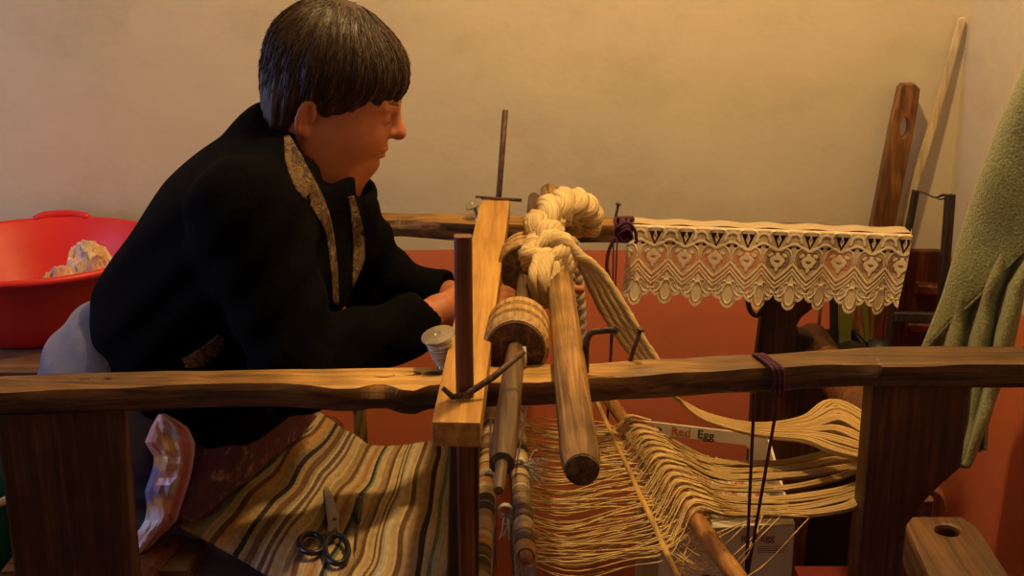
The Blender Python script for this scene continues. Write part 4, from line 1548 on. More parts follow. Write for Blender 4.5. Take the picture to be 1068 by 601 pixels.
# dark frame with two posts and a sagging cord
fr = thing('saw_frame', 'old dark wooden frame with a sagging cord tied between its two posts', 'frame', P(950, 420, y=2.40))
beam('frame_post', P(955, 199, y=2.42), P(915, 420, y=2.40), .011, .018, M_darkstick, fr, 8, .0008, .002, up=Vector((0, 1, 0)), seed=4)
beam('frame_post', P(991, 203, y=2.36), P(975, 420, y=2.34), .018, .014, M_darkstick, fr, 8, .0008, .002, up=Vector((0, 1, 0)), seed=6)
beam('cross_bar', P(934, 330, y=2.405), P(984, 332, y=2.345), .016, .02, M_darkstick, fr, 8, .0008, .002, seed=7)
tube_obj('cord', smooth_path([P(957, 199, y=2.415), P(966, 202, y=2.40), P(975, 206, y=2.385), P(983, 204, y=2.37), P(992, 203, y=2.355)], 24), .0018, M_iron, fr, 7)
tube_obj('cord', smooth_path([P(976, 206, y=2.384), P(982, 208, y=2.37), P(988, 204, y=2.358), P(983, 203, y=2.368), P(977, 206, y=2.382)], 24), .0015, M_iron, fr, 7)
# dark red-brown wooden panel behind it
pan = thing('wooden_headboard', 'dark red-brown wooden panel standing low in the corner', 'panel', P(945, 480, y=2.46))
slab_obj('panel_board', [P(931, 262, y=2.44), P(983, 262, y=2.44), Vector((P(983, 262, y=2.44).x, 2.44, 0)), Vector((P(931, 262, y=2.44).x, 2.44, 0))], (0, .022, 0), M_mah, pan, bevel=.004)
beam('panel_rail', P(955, 300, y=2.428), P(983, 302, y=2.428), .03, .02, M_mah, pan, 6, seed=3)
beam('panel_rail', P(945, 340, y=2.428), P(983, 342, y=2.428), .03, .02, M_mah, pan, 6, seed=5)

# black bin with slats standing in it
bx0, bx1 = P(836, 348, y=2.30).x, P(905, 348, y=2.30).x
bzt = P(870, 362, y=2.30).z
bn = thing('black_bin', 'open black plastic bin holding slats, behind the loom post', 'bin', ((bx0 + bx1) / 2, 2.36, 0))
bm = bmesh.new()
o_ = [(bx0, 2.29), (bx1, 2.29), (bx1, 2.385), (bx0, 2.385)]
def tapered(bm, z0, z1, s0, s1, cx_, cy_):
    rings = []
    for z, s in ((z0, s0), (z1, s1)):
        rings.append([bm.verts.new((cx_ + (x - cx_) * s, cy_ + (y - cy_) * s, z)) for x, y in o_])
    for k in range(4):
        bm.faces.new((rings[0][k], rings[0][(k + 1) % 4], rings[1][(k + 1) % 4], rings[1][k]))
    return rings
cx_, cy_ = (bx0 + bx1) / 2, 2.338
r_o = tapered(bm, 0, bzt, .9, 1, cx_, cy_)
r_i = tapered(bm, .02, bzt, .86, .95, cx_, cy_)
bm.faces.new(list(reversed(r_o[0]))); bm.faces.new(r_i[0])
for k in range(4):
    bm.faces.new((r_o[1][k], r_o[1][(k + 1) % 4], r_i[1][(k + 1) % 4], r_i[1][k]))
bmesh.ops.recalc_face_normals(bm, faces=bm.faces)
finish('bin_body', bm, M_bin, bn, smooth=False)
bm = bmesh.new()
pts = [(bx0 - .004, 2.286, bzt), (bx1 + .004, 2.286, bzt), (bx1 + .004, 2.389, bzt), (bx0 - .004, 2.389, bzt), (bx0 - .004, 2.286, bzt)]
add_tube(bm, pts, .006, 8)
finish('bin_rim', bm, M_bin, bn)
s1_ = slab_obj('painted_stake', pxs([(876, 296), (888, 296), (888, 420), (876, 420)], 2.33), (0, .012, 0), M_slat, None, bevel=.002)
tag(s1_, 'broad olive-green painted slat standing in the black bin', 'slat')
s2_ = slab_obj('painted_stake', pxs([(866, 296), (874, 296), (876, 420), (867, 420)], 2.345), (0, .012, 0), M_bin, None, bevel=.002)
tag(s2_, 'black slat standing directly left of the broad olive-green slat', 'slat')
s3_ = slab_obj('painted_stake', pxs([(899, 305), (904, 305), (912, 420), (906, 420)], 2.335), (0, .010, 0), M_slat, None, bevel=.002)
tag(s3_, 'narrow dark green slat tilted at the right side of the bin', 'slat')
tag(tube_obj('thin_stick', [P(858, 300, y=2.32), P(852, 360, y=2.32), P(850, 420, y=2.32)], .0032, M_redwood, None, 8), 'thin brown stick leaning in the bin left of the slats', 'stick')
cr = thing('crumpled_bag', 'crumpled black plastic bag lying over the bin rim', 'bag', P(880, 366, y=2.31))
fb_ = Field(np.array(P(872, 366, y=2.33)) - [.12, .08, .06], np.array(P(872, 366, y=2.33)) + [.14, .10, .08], .005)
for k in range(9):
    c = P(845 + 9 * k, 366 - 4 * math.sin(k * 1.7), y=2.33 + .02 * math.sin(k * 2.3))
    fb_.ell(c, (.022, .03, .014 + .004 * math.sin(k)), None, .012)
finish('bag_folds', fb_.mesh('bag'), M_blackpl, cr)
# black strap loop hanging left of the far post
tag(tube_obj('black_strap', smooth_path([P(796, 296, y=2.19), P(786, 300, y=2.19), P(780, 312, y=2.19), P(783, 325, y=2.19), P(790, 329, y=2.19), P(796, 320, y=2.19), P(798, 306, y=2.19), P(796, 330, y=2.195), P(792, 360, y=2.197), P(787, 392, y=2.197)], 50), .0045, M_blackpl, None, 8), 'black strap hanging in a loop on the far loom post below the lace', 'strap')
# reddish low board near the floor
rbx = P(850, 590, y=2.0).x
ro = box_obj('red_box', (rbx, 1.98, 0), (rbx + .11, 2.15, P(870, 590, y=2.15).z), plain('dull_red', (.26, .035, .02), .6, 0, .15, 20), None, .004)
tag(ro, 'dull red box low in the dark under the warp bundles', 'box')

# green towel
tow = thing('green_towel', 'thick green terry towel hanging in folds on the right wall', 'towel', P(1030, 480, y=1.95))
lft = [(20, 1098), (60, 1078), (85, 1066), (130, 1045), (180, 1027), (220, 1013), (270, 998), (310, 986), (340, 974), (362, 965), (385, 957)]
def lx(py):
    return float(np.interp(py, [a for a, b in lft], [b for a, b in lft]))
def towel1(u, v):
    py = 20 + (385 - 20) * v
    # lower hem climbs to the right, so each column ends on the diagonal
    x0 = lx(py)
    x1 = 1150
    x = x0 + (x1 - x0) * u
    hem = 262 + (1068 - x) * 1.05
    py2 = py
    if py > hem - 2:
        py2 = hem - 2 + (py - hem + 2) * .02
        x = x0 + (x1 - x0) * u
    q = (x - 960) / 190
    fold = .018 * math.sin(q * 7 + py2 * .012) + .010 * noise.noise(Vector((q * 4, py2 * .012, 3)))
    edge_roll = -.0 + .03 * math.exp(-u * 14)
    return P(x, py2, y=2.06 - .27 * q + fold + edge_roll)
grid_obj('front_layer', towel1, 70, 90, M_towel, tow, .007, offset=-1)
tl = [(330, 978), (362, 985), (400, 1000), (440, 1003), (480, 1003), (487, 1004)]
tr = [(330, 1075), (300, 1066), (362, 1052), (400, 1041), (440, 1026), (480, 1011), (487, 1008)]
def towel2(u, v):
    py = 250 + (487 - 250) * v
    a = float(np.interp(py, [250, 362, 400, 440, 480, 487], [1000, 985, 999, 1003, 1002, 1004]))
    b = float(np.interp(py, [250, 300, 362, 400, 440, 480, 487], [1085, 1066, 1054, 1041, 1027, 1012, 1008]))
    x = a + (b - a) * u
    pl = .020 * math.sin(u * 17 + v * 3.2 + .8 * math.sin(v * 5)) + .008 * noise.noise(Vector((u * 6, v * 7, 11)))
    return P(x, py, y=2.02 - .10 * u + pl)
grid_obj('hanging_fold', towel2, 60, 80, M_towel, tow, .006, offset=-1)
def towel3(u, v):
    py = 296 + (470 - 296) * v
    x = 1008 + 30 * u - 8 * v + 10 * math.sin(v * 9) * (1 - u) * .4
    return P(x, py, y=2.03 - .06 * v - .04 * u + .014 * math.sin(u * 9 + v * 14))
grid_obj('curled_edge', towel3, 30, 50, M_towel, tow, .006, offset=-1)
tube_obj('hanging_loop', [P(1104, 24, y=1.80), P(1110, 10, y=1.80), P(1120, 24, y=1.80)], .004, M_towel, tow, 8)
pg = P(1110, 12, y=1.80)
wp = thing('wall_peg', 'small wooden wall peg that holds the green towel', 'peg', (XR, 1.8, pg.z))
tube_obj('peg_rod', [(XR, 1.8, pg.z - .01), (pg.x - .02, 1.8, pg.z + .004)], .008, M_redwood, wp, 10)

# block of wood with a bored hole, on a stand at the front right
zk = .80
hole_c = P(988, 553, z=zk)
top = [P(951, 538, z=zk), P(1004, 538, z=zk), P(1019, 548, z=zk), P(1066, 620, z=zk), P(1100, 680, z=zk), P(1010, 690, z=zk), P(975, 615, z=zk), P(948, 556, z=zk), P(945, 546, z=zk)]
hl = [hole_c + Vector((math.cos(a) * .0135, math.sin(a) * .0135, 0)) for a in [k * math.pi / 12 for k in range(24)]]
blk = thing('bored_stand', 'worn wooden stand with a round hole bored in its top, front right corner', 'stand', (hole_c.x + .04, hole_c.y - .1, 0))
slab_obj('bored_top', top, (0, 0, -.052), M_block, blk, [hl], .005)
lg = P(1010, 600, z=zk)
beam('leg', (lg.x + .01, lg.y + .02, 0), (lg.x + .01, lg.y + .02, zk - .052), .05, .045, M_block, blk, 8, up=Vector((0, 1, 0)), seed=3)
lg2 = P(1050, 670, z=zk)
beam('leg', (lg2.x, lg2.y, 0), (lg2.x, lg2.y, zk - .052), .05, .045, M_block, blk, 8, up=Vector((0, 1, 0)), seed=5)
tag(beam('timber_offcut', P(962, 520, y=yr + .06), Vector((P(966, 700, y=yr + .07).x, yr + .07, 0)), .028, .02, M_block, None, 6, up=Vector((0, 1, 0)), seed=9), 'narrow brown batten standing between right post and the bored stand', 'batten')

# ================================================================== egg boxes under the warp
def flat_text(txt, origin, xdir, ydir, size, mat, parent, name='lettering', lift=.0006):
    cu = bpy.data.curves.new('t', 'FONT')
    cu.body = txt
    cu.size = 1.0
    cu.extrude = 0.0
    cu.offset = 0.016
    ob = bpy.data.objects.new('t', cu)
    COL.objects.link(ob)
    dg = bpy.context.evaluated_depsgraph_get()
    me = bpy.data.meshes.new_from_object(ob.evaluated_get(dg))
    bpy.data.objects.remove(ob)
    xd, yd = Vector(xdir).normalized(), Vector(ydir).normalized()
    nn = xd.cross(yd)
    for v in me.vertices:
        v.co = Vector(origin) + xd * (v.co.x * size) + yd * (v.co.y * size) + nn * lift
    return finish(name, me, mat, parent, smooth=False)

zb = .632
bF0, bF1 = P(667, 439, z=zb), P(802, 455, z=zb)
bN0, bN1 = P(688, 556, z=zb), P(829, 548, z=zb)
box = thing('egg_box', 'printed cardboard egg box with handhold standing under the warp', 'box', ((bF0.x + bN1.x) / 2, (bF0.y + bN1.y) / 2, 0))
dz = Vector((0, 0, -.30))
H1 = Vector((0, 0, -.020))
zbot = .33
# far wall of the box: a top strip and a handhold opening below it
fx = (bF1 - bF0); fdir = fx.normalized(); fn = Vector((fdir.y, -fdir.x, 0))
def fpt(a, z): return Vector((bF0.x + fx.x * a, bF0.y + fx.y * a, z))
zf = bF0.z
slab_obj('far_panel', [fpt(0, zbot), fpt(1, zbot), fpt(1, zf), fpt(0, zf)], -fn * .004, M_card, box,
         [[fpt(.13, zf - .060), fpt(.83, zf - .060), fpt(.86, zf - .05), fpt(.86, zf - .028), fpt(.83, zf - .022), fpt(.13, zf - .022), fpt(.10, zf - .03), fpt(.10, zf - .05)]])
flat_text('Red', fpt(.25, zf - .0185), fdir, (0, 0, 1), .0215, M_inkr, box)
flat_text('Egg', fpt(.455, zf - .0185), fdir, (0, 0, 1), .0215, M_inkd, box)
# small egg-and-bird emblem left of the words
bm = bmesh.new()
cc = fpt(.145, zf - .0125) + fn * .0006
ring = []
for k in range(20):
    a = k / 20 * 2 * math.pi
    r = 1 if math.sin(a) > -.2 else .55
    ring.append(bm.verts.new(cc + fdir * (math.cos(a) * .0085) + Vector((0, 0, math.sin(a) * .0055 * r))))
bm.faces.new(ring)
finish('emblem', bm, M_inkbrown, box, smooth=False)
# side panels
def panel(name, a, b, z0, z1, th, mat=M_card):
    d = (b - a); d.z = 0
    n = Vector((d.y, -d.x, 0)).normalized()
    return slab_obj(name, [Vector((a.x, a.y, z0)), Vector((b.x, b.y, z0)), Vector((b.x, b.y, z1)), Vector((a.x, a.y, z1))], n * th, mat, box)
panel('side_panel', bF1, bN1, zbot, zb, .004)
panel('side_panel', bN0, bF0, zbot, zb, .004)
panel('near_panel', bN1, bN0, zbot, zb - .002, .004)
nx_ = (bN1 - bN0).normalized()
nn_ = Vector((nx_.y, -nx_.x, 0))
# folded strip on the near edge, printed
slab_obj('top_flap', [bN0 + Vector((0, 0, .001)), bN1 + Vector((0, 0, .001)), bN1 + nn_ * -.022 + Vector((0, 0, .003)), bN0 + nn_ * -.022 + Vector((0, 0, .003))], (0, 0, .002), M_card, box)
def npt(px, py): 
    q = P(px, py, y=bN1.y)
    a = (Vector((q.x, 0, 0)).x - bN0.x) / (bN1.x - bN0.x)
    return Vector((q.x, bN0.y + (bN1.y - bN0.y) * a, q.z)) + nn_ * .0052
flat_text('Red Egg', npt(770, 561), nx_, (0, 0, 1), .0155, M_inkbrown, box)
bm = bmesh.new()
for k in range(4):
    c0 = npt(788, 566 + k * 2.2)
    add_box(bm, c0 - Vector((0, .0003, .0004)), c0 + Vector((.045 - .006 * (k % 2), .0003, .0004)))
finish('fine_print', bm, M_inkbrown, box, smooth=False)
bm = bmesh.new()
ring = []
for k in range(24):
    a = k / 24 * 2 * math.pi
    ring.append(bm.verts.new(npt(741 + 13 * math.cos(a), 599 + 5 * math.sin(a) + 4 * math.cos(a))))
bm.faces.new(ring)
finish('emblem', bm, M_inkd, box, smooth=False)
slab_obj('bottom_panel', [Vector((p.x, p.y, zbot)) for p in (bF0, bF1, bN1, bN0)], (0, 0, .004), M_cardin, box)
# low stool that carries the box
stl = thing('low_stand', 'dark low stand under the cardboard egg box', 'stand', (box.location.x, box.location.y, 0))
cxb, cyb = (bF0.x + bN1.x) / 2, (bF0.y + bN1.y) / 2
box_obj('stand_top', (cxb - .13, cyb - .2, .30), (cxb + .13, cyb + .2, .329), M_rail_d, stl, .003)
for sx in (-.11, .11):
    for sy in (-.17, .17):
        box_obj('leg', (cxb + sx - .015, cyb + sy - .015, 0), (cxb + sx + .015, cyb + sy + .015, .30), M_rail_d, stl, .002)
# crumpled paper with pink print in the box
def crumple(u, v):
    a = bF0.lerp(bF1, .08 + .84 * u).lerp(bN0.lerp(bN1, .08 + .84 * u), .18 + .74 * v)
    a.z = zb - .030 + .022 * noise.noise(Vector((u * 9, v * 11, 2))) + .01 * noise.noise(Vector((u * 23, v * 27, 5)))
    return a
def crumple_col(u, v):
    n_ = noise.noise(Vector((u * 6 + 3, v * 7, 9)))
    if n_ > .28: return (.60, .16, .14)
    return (.55, .42, .24) if n_ > -.2 else (.62, .52, .36)
pp = grid_obj('wrapping_paper', crumple, 46, 60, M_bag, None, .001, crumple_col, False)
tag(pp, 'crumpled cream and pink printed wrapping in the cardboard egg box', 'wrapping')

# ================================================================== left: chest, basin, laundry, bucket, bench
chz = .735
cxl, cxr = -1.45, P(150, 380, y=2.05).x
ch = thing('wooden_chest', 'low dark wooden chest under the red basin', 'chest', ((cxl + cxr) / 2, 2.28, 0))
box_obj('chest_body', (cxl + .02, 2.06, 0), (cxr - .02, 2.49, chz - .03), M_chest, ch, .004)
beam('lid_board', (cxl, 2.16, chz - .015), (cxr, 2.16, chz - .015), .232, .03, M_chest, ch, 12, seed=1)
beam('lid_board', (cxl, 2.395, chz - .015), (cxr, 2.395, chz - .015), .232, .03, M_chest, ch, 12, seed=4)

# basin
bc = P(38, 300, y=2.27)
zrim = P(20, 291, y=2.075).z
R1 = .222
bas = thing('plastic_basin', 'round red plastic wash basin on the chest behind the weaver', 'basin', (bc.x, 2.28, chz))
h = zrim - chz
prof_o = [(0, .11), (.004, .135), (.03, .152), (.06, .175), (h * .6, R1 * .90), (h * .93, R1 * .97), (h, R1), (h + .003, R1 + .006), (h, R1 + .012), (h - .008, R1 + .012)]
bm = bmesh.new()
full = [(0.0, 0.0), (0, .13), (.006, .142), (.05, .168), (h * .7, R1 * .93), (h - .012, R1 * .985), (h - .012, R1 + .010), (h - .006, R1 + .013), (h, R1 + .012), (h + .002, R1 + .004), (h - .002, R1 - .002), (h * .7, R1 * .91), (.052, .163), (.012, .138), (.008, 0.0)]
seg = 64
rings = []
for a_, r in full:
    rings.append([bm.verts.new((bc.x + math.cos(2 * math.pi * k / seg) * max(r, 1e-4), 2.28 + math.sin(2 * math.pi * k / seg) * max(r, 1e-4), chz + a_)) for k in range(seg)])
for i in range(len(rings) - 1):
    for k in range(seg):
        bm.faces.new((rings[i][k], rings[i][(k + 1) % seg], rings[i + 1][(k + 1) % seg], rings[i + 1][k]))
bmesh.ops.remove_doubles(bm, verts=bm.verts, dist=1e-4)
bmesh.ops.recalc_face_normals(bm, faces=bm.faces)
finish('bowl', bm, M_redpl, bas)
for ang in (math.radians(96), math.radians(-150)):
    # lug handle on the rim
    pts = []
    for i in range(13):
        a_ = ang + math.radians(-13 + 26 * i / 12)
        k = math.sin(i / 12 * math.pi) ** .5
        pts.append(Vector((bc.x + math.cos(a_) * (R1 + .006 + .006 * k), 2.28 + math.sin(a_) * (R1 + .006 + .006 * k), zrim - .002 + .008 * k)))
    tube_obj('lug_handle', pts, .008, M_redpl, bas, 8)
# laundry in the basin
def cloth_lump(px, py, y, r, hgt, mat, label, seed):
    c = P(px, py, y=y)
    def fn(u, v):
        a_ = u * 2 * math.pi
        rr_ = r * v * (1 + .35 * noise.noise(Vector((math.cos(a_) * 1.5, math.sin(a_) * 1.5, seed))))
        x_, y_ = math.cos(a_) * rr_, math.sin(a_) * rr_ * .8
        q = Vector((x_ / r * 1.6, y_ / r * 1.6, seed * 1.3))
        fold = 1 - abs(noise.noise(q * 1.4)) * 2.2
        z_ = hgt * (1 - v ** 2.5) * (.55 + .6 * fold) + hgt * .05 * noise.noise(q * 4)
        return c + Vector((x_, y_, z_ - hgt * .5))
    return tag(grid_obj('laundry', fn, 72, 26, mat, None, .002), label, 'laundry', 'laundry in the red basin')
cloth_lump(92, 272, 2.22, .052, .058, voro_mat('laundry_print', [(.72, .56, .36), (.66, .36, .20), (.74, .60, .42), (.20, .20, .28), (.70, .50, .32)], 26), 'crumpled cream printed cloth on top in the red basin', 2)
cloth_lump(104, 279, 2.17, .030, .035, M_pinkcl, 'crumpled pink cloth against the near inside of the red basin', 6)
cloth_lump(62, 286, 2.15, .034, .024, M_pinkcl, 'small orange-pink cloth left of the other laundry in basin', 9)
fill = Field((bc.x - .25, 2.03, chz), (bc.x + .25, 2.53, zrim), .008)
for k in range(14):
    r2 = random.Random(100 + k)
    an = r2.uniform(0, 6.28); rd_ = r2.uniform(0, .11)
    fill.ell((bc.x + math.cos(an) * rd_, 2.28 + math.sin(an) * rd_, chz + .04), (.05, .045, .024), None, .015)
tag(finish('laundry', fill.mesh('f'), M_creamcl), 'heap of pale laundry at the bottom of the red basin', 'laundry', 'laundry in the red basin')

# bench the weaver sits on
hipx = P(140, 410, y=1.86).x
bn2 = thing('weaver_bench', 'plain dark wooden bench under the weaver', 'bench', (hipx, 1.86, 0))
beam('seat_board', (hipx + .01, 1.58, .60), (hipx + .01, 2.03, .60), .26, .03, M_chest, bn2, 8, seed=2)
for yy in (1.63, 1.98):
    for dx in (-.1, .08):
        beam('leg', (hipx + .01 + dx, yy, 0), (hipx + .01 + dx, yy, .585), .04, .035, M_chest, bn2, 4, up=Vector((0, 1, 0)), seed=yy)
# green bucket at the left edge
gx = P(-8, 560, y=1.66)
gb = thing('green_bucket', 'dark green plastic bucket at the left edge beyond the post', 'bucket', (gx.x - .10, 1.75, 0))
gz = P(6, 545, y=1.60).z
lathe_obj('bucket_body', [(0, .085), (gz, .118), (gz + .002, .112), (.01, .08)], (gx.x - .085, 1.72, 0), (0, 0, 1), M_green, gb, 32)
bm = bmesh.new()
pts = [(gx.x - .085 + math.cos(a_) * .12, 1.72 + math.sin(a_) * .12, gz) for a_ in [k / 32 * 2 * math.pi for k in range(33)]]
add_tube(bm, pts, .006, 8, caps=False)
finish('bucket_rim', bm, M_palewood, gb)

# ================================================================== THE WEAVER
YC = 1.84
person = thing('person', 'person in a black cardigan and blue-grey skirt leaning over the loom', 'person', (P(200, 345, y=YC).x, YC, 0))
Hc = P(350, 92, y=YC)
Rm = (Matrix.Rotation(math.radians(1), 3, 'Z') @ Matrix.Rotation(math.radians(18), 3, 'Y'))
RmN = np.array(Rm)
def hp3(x, y, z):
    return np.array(Hc + Rm @ Vector((x, y, z)))

# joints
sh_n, sh_f = P(258, 226, y=YC - .185), P(335, 196, y=YC + .175)
el_n, el_f = P(312, 384, y=1.60), P(398, 300, y=2.10)
wr_n, wr_f = P(450, 331, y=1.735), P(474, 311, y=2.00)
neck = P(318, 168, y=YC)

# ---- body: one continuous skin (head, neck, trunk, arms, hands, legs)
lo = np.array((P(20, 300, y=YC).x, 1.50, .02)); hi = np.array((.16, 2.22, 1.42))
B = Field(lo, hi, .0055)
# trunk (inside the clothes)
B.cone(P(295, 195, y=YC), P(255, 262, y=YC), .085, .11, .03, 1.5)
B.cone(P(255, 262, y=YC), P(195, 345, y=YC), .11, .12, .03, 1.4)
B.cone(P(195, 345, y=YC), P(150, 405, y=YC), .12, .12, .03, 1.35)
B.cone(neck, hp3(-.02, 0, -.07), .064, .058, .03)
for sh, el, wr_ in ((sh_n, el_n, wr_n), (sh_f, el_f, wr_f)):
    B.cone(P(298, 195, y=YC), sh, .06, .055, .03)
    B.cone(sh, el, .05, .042, .02)
    B.cone(el, wr_, .042, .027, .02)
# legs
for s_, yk in ((-1, 1.74), (1, 1.96)):
    hip = Vector((hipx + .02, YC + s_ * .09, .68)); knee = Vector((-.16, yk, .40)); ank = Vector((-.14, yk, .09)); toe = Vector((.0, yk, .045))
    B.cone(hip, hip + (knee - hip) * .3 + Vector((0, 0, -.05)), .07, .05, .02); B.cone(hip + (knee - hip) * .3 + Vector((0, 0, -.05)), knee, .05, .045, .02); B.cone(knee, ank, .052, .035, .02); B.cone(ank, toe, .036, .028, .02)
me_low = B.mesh('body_low', 1)

# head, at finer resolution
HF = Field(np.array(Hc) - [.17, .15, .24], np.array(Hc) + [.17, .15, .15], .0026)
def he(x, y, z, r, k=.015, op='add'):
    HF.ell(hp3(x, y, z), r, RmN, k, op)
def hcn(a, b, ra, rb, k=.01, op='add'):
    HF.cone(hp3(*a), hp3(*b), ra, rb, k, 1.0, op)
he(-.012, 0, .022, (.094, .076, .083), .02)            # cranium
he(.030, 0, -.038, (.058, .062, .070), .03)            # face
he(.052, 0, .004, (.036, .055, .030), .03)             # brow region
for s_ in (-1, 1):
    he(.052, s_ * .034, -.044, (.030, .028, .028), .025)   # cheeks
    he(.012, s_ * .050, -.070, (.044, .020, .034), .03)    # jaw
    he(.010, s_ * .030, -.100, (.045, .026, .022), .03)    # soft jowls
he(.070, 0, -.086, (.020, .026, .018), .014)           # chin
he(.034, 0, -.104, (.042, .036, .020), .025)           # double chin
he(.074, 0, -.060, (.017, .027, .018), .014)           # muzzle
hcn((.084, 0, -.002), (.1030, 0, -.031), .0075, .0095, .010)   # nose bridge to tip
he(.1020, 0, -.035, (.0115, .0110, .0088), .008)
for s_ in (-1, 1):
    he(.088, s_ * .0115, -.037, (.010, .0065, .0075), .006)
    he(.090, s_ * .034, -.013, (.016, .019, .012), .010, 'sub')      # eye socket
    he(.074, s_ * .033, -.0145, (.0135, .0155, .0125), .003)           # eye under the lid
    hcn((.0835, s_ * .018, .001), (.076, s_ * .047, .001), .0055, .004, .010)   # brow ridge
    he(.083, s_ * .0, -.050, (.006, .006, .008), .006, 'sub')
# mouth
he(.0900, 0, -.0610, (.0060, .021, .0046), .004)
he(.0880, 0, -.0715, (.0066, .019, .0052), .004)
hcn((.0965, -.022, -.066), (.0965, .022, -.066), .0026, .0026, .003, 'sub')
he(.096, 0, -.0785, (.010, .02, .0035), .004, 'sub')
he(.097, 0, -.052, (.008, .006, .004), .004, 'sub')
# ears
for s_ in (-1, 1):
    for i in range(10):
        a0, a1 = math.radians(-60 + 27 * i), math.radians(-60 + 27 * (i + 1))
        if i < 9:
            p0 = (-.022 - math.cos(a0) * .0095, s_ * (.0800 + .007 * max(0, math.cos(a0))), -.038 + math.sin(a0) * .023)
            p1 = (-.022 - math.cos(a1) * .0095, s_ * (.0800 + .007 * max(0, math.cos(a1))), -.038 + math.sin(a1) * .023)
            hcn(p0, p1, .0040, .0040, .003)
    he(-.022, s_ * .079, -.038, (.0085, .0045, .017), .004)
    he(-.018, s_ * .080, -.058, (.007, .005, .008), .004)      # lobe
    he(-.019, s_ * .0885, -.034, (.006, .007, .011), .002, 'sub')
# neck down to the collar
HF.cone(hp3(-.025, 0, -.06), neck, .060, .066, .03)
HF.cone(hp3(.0, 0, -.08), P(330, 196, y=YC), .055, .062, .03)
HF.cone(hp3(.01, 0, -.085), neck + Vector((.01, 0, -.01)), .046, .058, .03)
me_head = HF.mesh('head', 2)

# hands, finer still
def hand(field, wrist, palm_end, tips, thumb, r=.0088):
    """wrist -> palm; tips: list of (knuckle, mid, tip)"""
    n = len(tips)
    for (kn, md, tp) in tips:
        field.cone(wrist, kn, .020, .0125, .012)
        field.cone(kn, md, r * 1.08, r * .98, .004)
        field.cone(md, tp, r * .98, r * .78, .003)
    a, b, c = thumb
    field.cone(wrist, a, .018, .013, .012)
    field.cone(a, b, .0115, .0105, .005)
    field.cone(b, c, .0105, .0085, .003)
NF = Field(np.array((wr_n.x - .05, 1.66, wr_n.z - .10)), np.array((P(575, 310, y=1.9).x, 2.0, wr_n.z + .10)), .0028)
NF.cone(wr_n + (el_n - wr_n) * .3, wr_n, .030, .026, .01)
tips = []
for k in range(4):
    kn = P(497 + k * 1.5, 306 + 7 * k, y=1.83 - .012 * k)
    md = P(527 - 2 * k, 304 + 7 * k, y=1.86 - .014 * k)
    tp = P(551 - 5 * k, 309 + 6.5 * k, y=1.88 - .016 * k)
    tips.append((kn, md, tp))
hand(NF, wr_n + Vector((.012, .01, .004)), None, tips, (P(480, 304, y=1.79), P(500, 296, y=1.82), P(518, 296, y=1.84)))
me_hn = NF.mesh('hand_n', 1)
FF = Field(np.array((wr_f.x - .06, 1.86, wr_f.z - .10)), np.array((P(620, 300, y=1.95).x + .01, 2.10, wr_f.z + .09)), .0028)
FF.cone(wr_f + (el_f - wr_f) * .3, wr_f, .029, .025, .01)
tips = []
for k in range(4):
    kn = P(527 - 1 * k, 301 + 6 * k, y=1.98 - .014 * k)
    md = P(564 - 3 * k, 300 + 6 * k, y=1.965 - .014 * k)
    tp = P(606 - 10 * k, 302 + 5 * k, y=1.95 - .014 * k)
    tips.append((kn, md, tp))
hand(FF, wr_f + Vector((.012, 0, 0)), None, tips, (P(510, 318, y=1.93), P(532, 324, y=1.91), P(556, 322, y=1.90)))
me_hf = FF.mesh('hand_f', 1)

bm = bmesh.new()
for me in (me_low, me_head, me_hn, me_hf):
    bm.from_mesh(me)
body = finish('body', bm, M_skin, person)

# facial details as parts
def headmesh(name, f, mat, par):
    return finish(name, f, mat, par)
for s_ in (-1, 1):
    bm = bmesh.new()
    pts = [Vector(hp3(.0905 - .016 * t * t, s_ * (.014 + .036 * t), .0045 + .006 * math.sin(t * 2.4))) for t in [i / 10 for i in range(11)]]
    add_tube(bm, pts, [.0018 + .0016 * math.sin(i / 10 * math.pi) for i in range(11)], 6)
    finish('eyebrow', bm, M_brow, body)
    bm = bmesh.new()
    pts = [Vector(hp3(.0895 - .010 * (t - .35) ** 2 * 4, s_ * (.020 + .028 * t), -.0185 + .002 * math.sin(t * 3.1))) for t in [i / 10 for i in range(11)]]
    add_tube(bm, pts, [.0009 + .0008 * math.sin(i / 10 * math.pi) for i in range(11)], 6)
    finish('eyelashes', bm, M_brow, body)
LF = Field(np.array(hp3(.08, 0, -.066)) - .03, np.array(hp3(.08, 0, -.066)) + .03, .0016)
LF.ell(hp3(.0908, 0, -.0610), (.0054, .019, .0036), RmN, .002)
LF.ell(hp3(.0888, 0, -.0715), (.0060, .017, .0044), RmN, .002)
LF.cone(hp3(.0970, -.022, -.066), hp3(.0970, .022, -.066), .0028, .0028, .002, 1, 'sub')
finish('lips', LF.mesh('lips', 1), M_lip, body)

# ---- hair: cap of short hair with a fringe, cut clear of face and ears
G = Field(np.array(Hc) - [.18, .15, .17], np.array(Hc) + [.17, .15, .17], .0026)
def ge(x, y, z, r, k=.02, op='add', R=RmN):
    G.ell(hp3(x, y, z), r, R, k, op)
ge(-.009, 0, .026, (.094, .087, .089), .02)
ge(-.026, 0, .034, (.078, .086, .080), .03)
ge(.044, 0, .038, (.047, .068, .044), .03)
ge(-.056, 0, -.026, (.040, .076, .050), .03)
ge(-.056, 0, -.064, (.028, .066, .032), .02)
X, Y, Z = G.coords()
Rt = RmN.T
dx, dy, dz_ = X - Hc.x, Y - Hc.y, Z - Hc.z
LX = Rt[0, 0] * dx + Rt[0, 1] * dy + Rt[0, 2] * dz_
LY = Rt[1, 0] * dx + Rt[1, 1] * dy + Rt[1, 2] * dz_
LZh = Rt[2, 0] * dx + Rt[2, 1] * dy + Rt[2, 2] * dz_
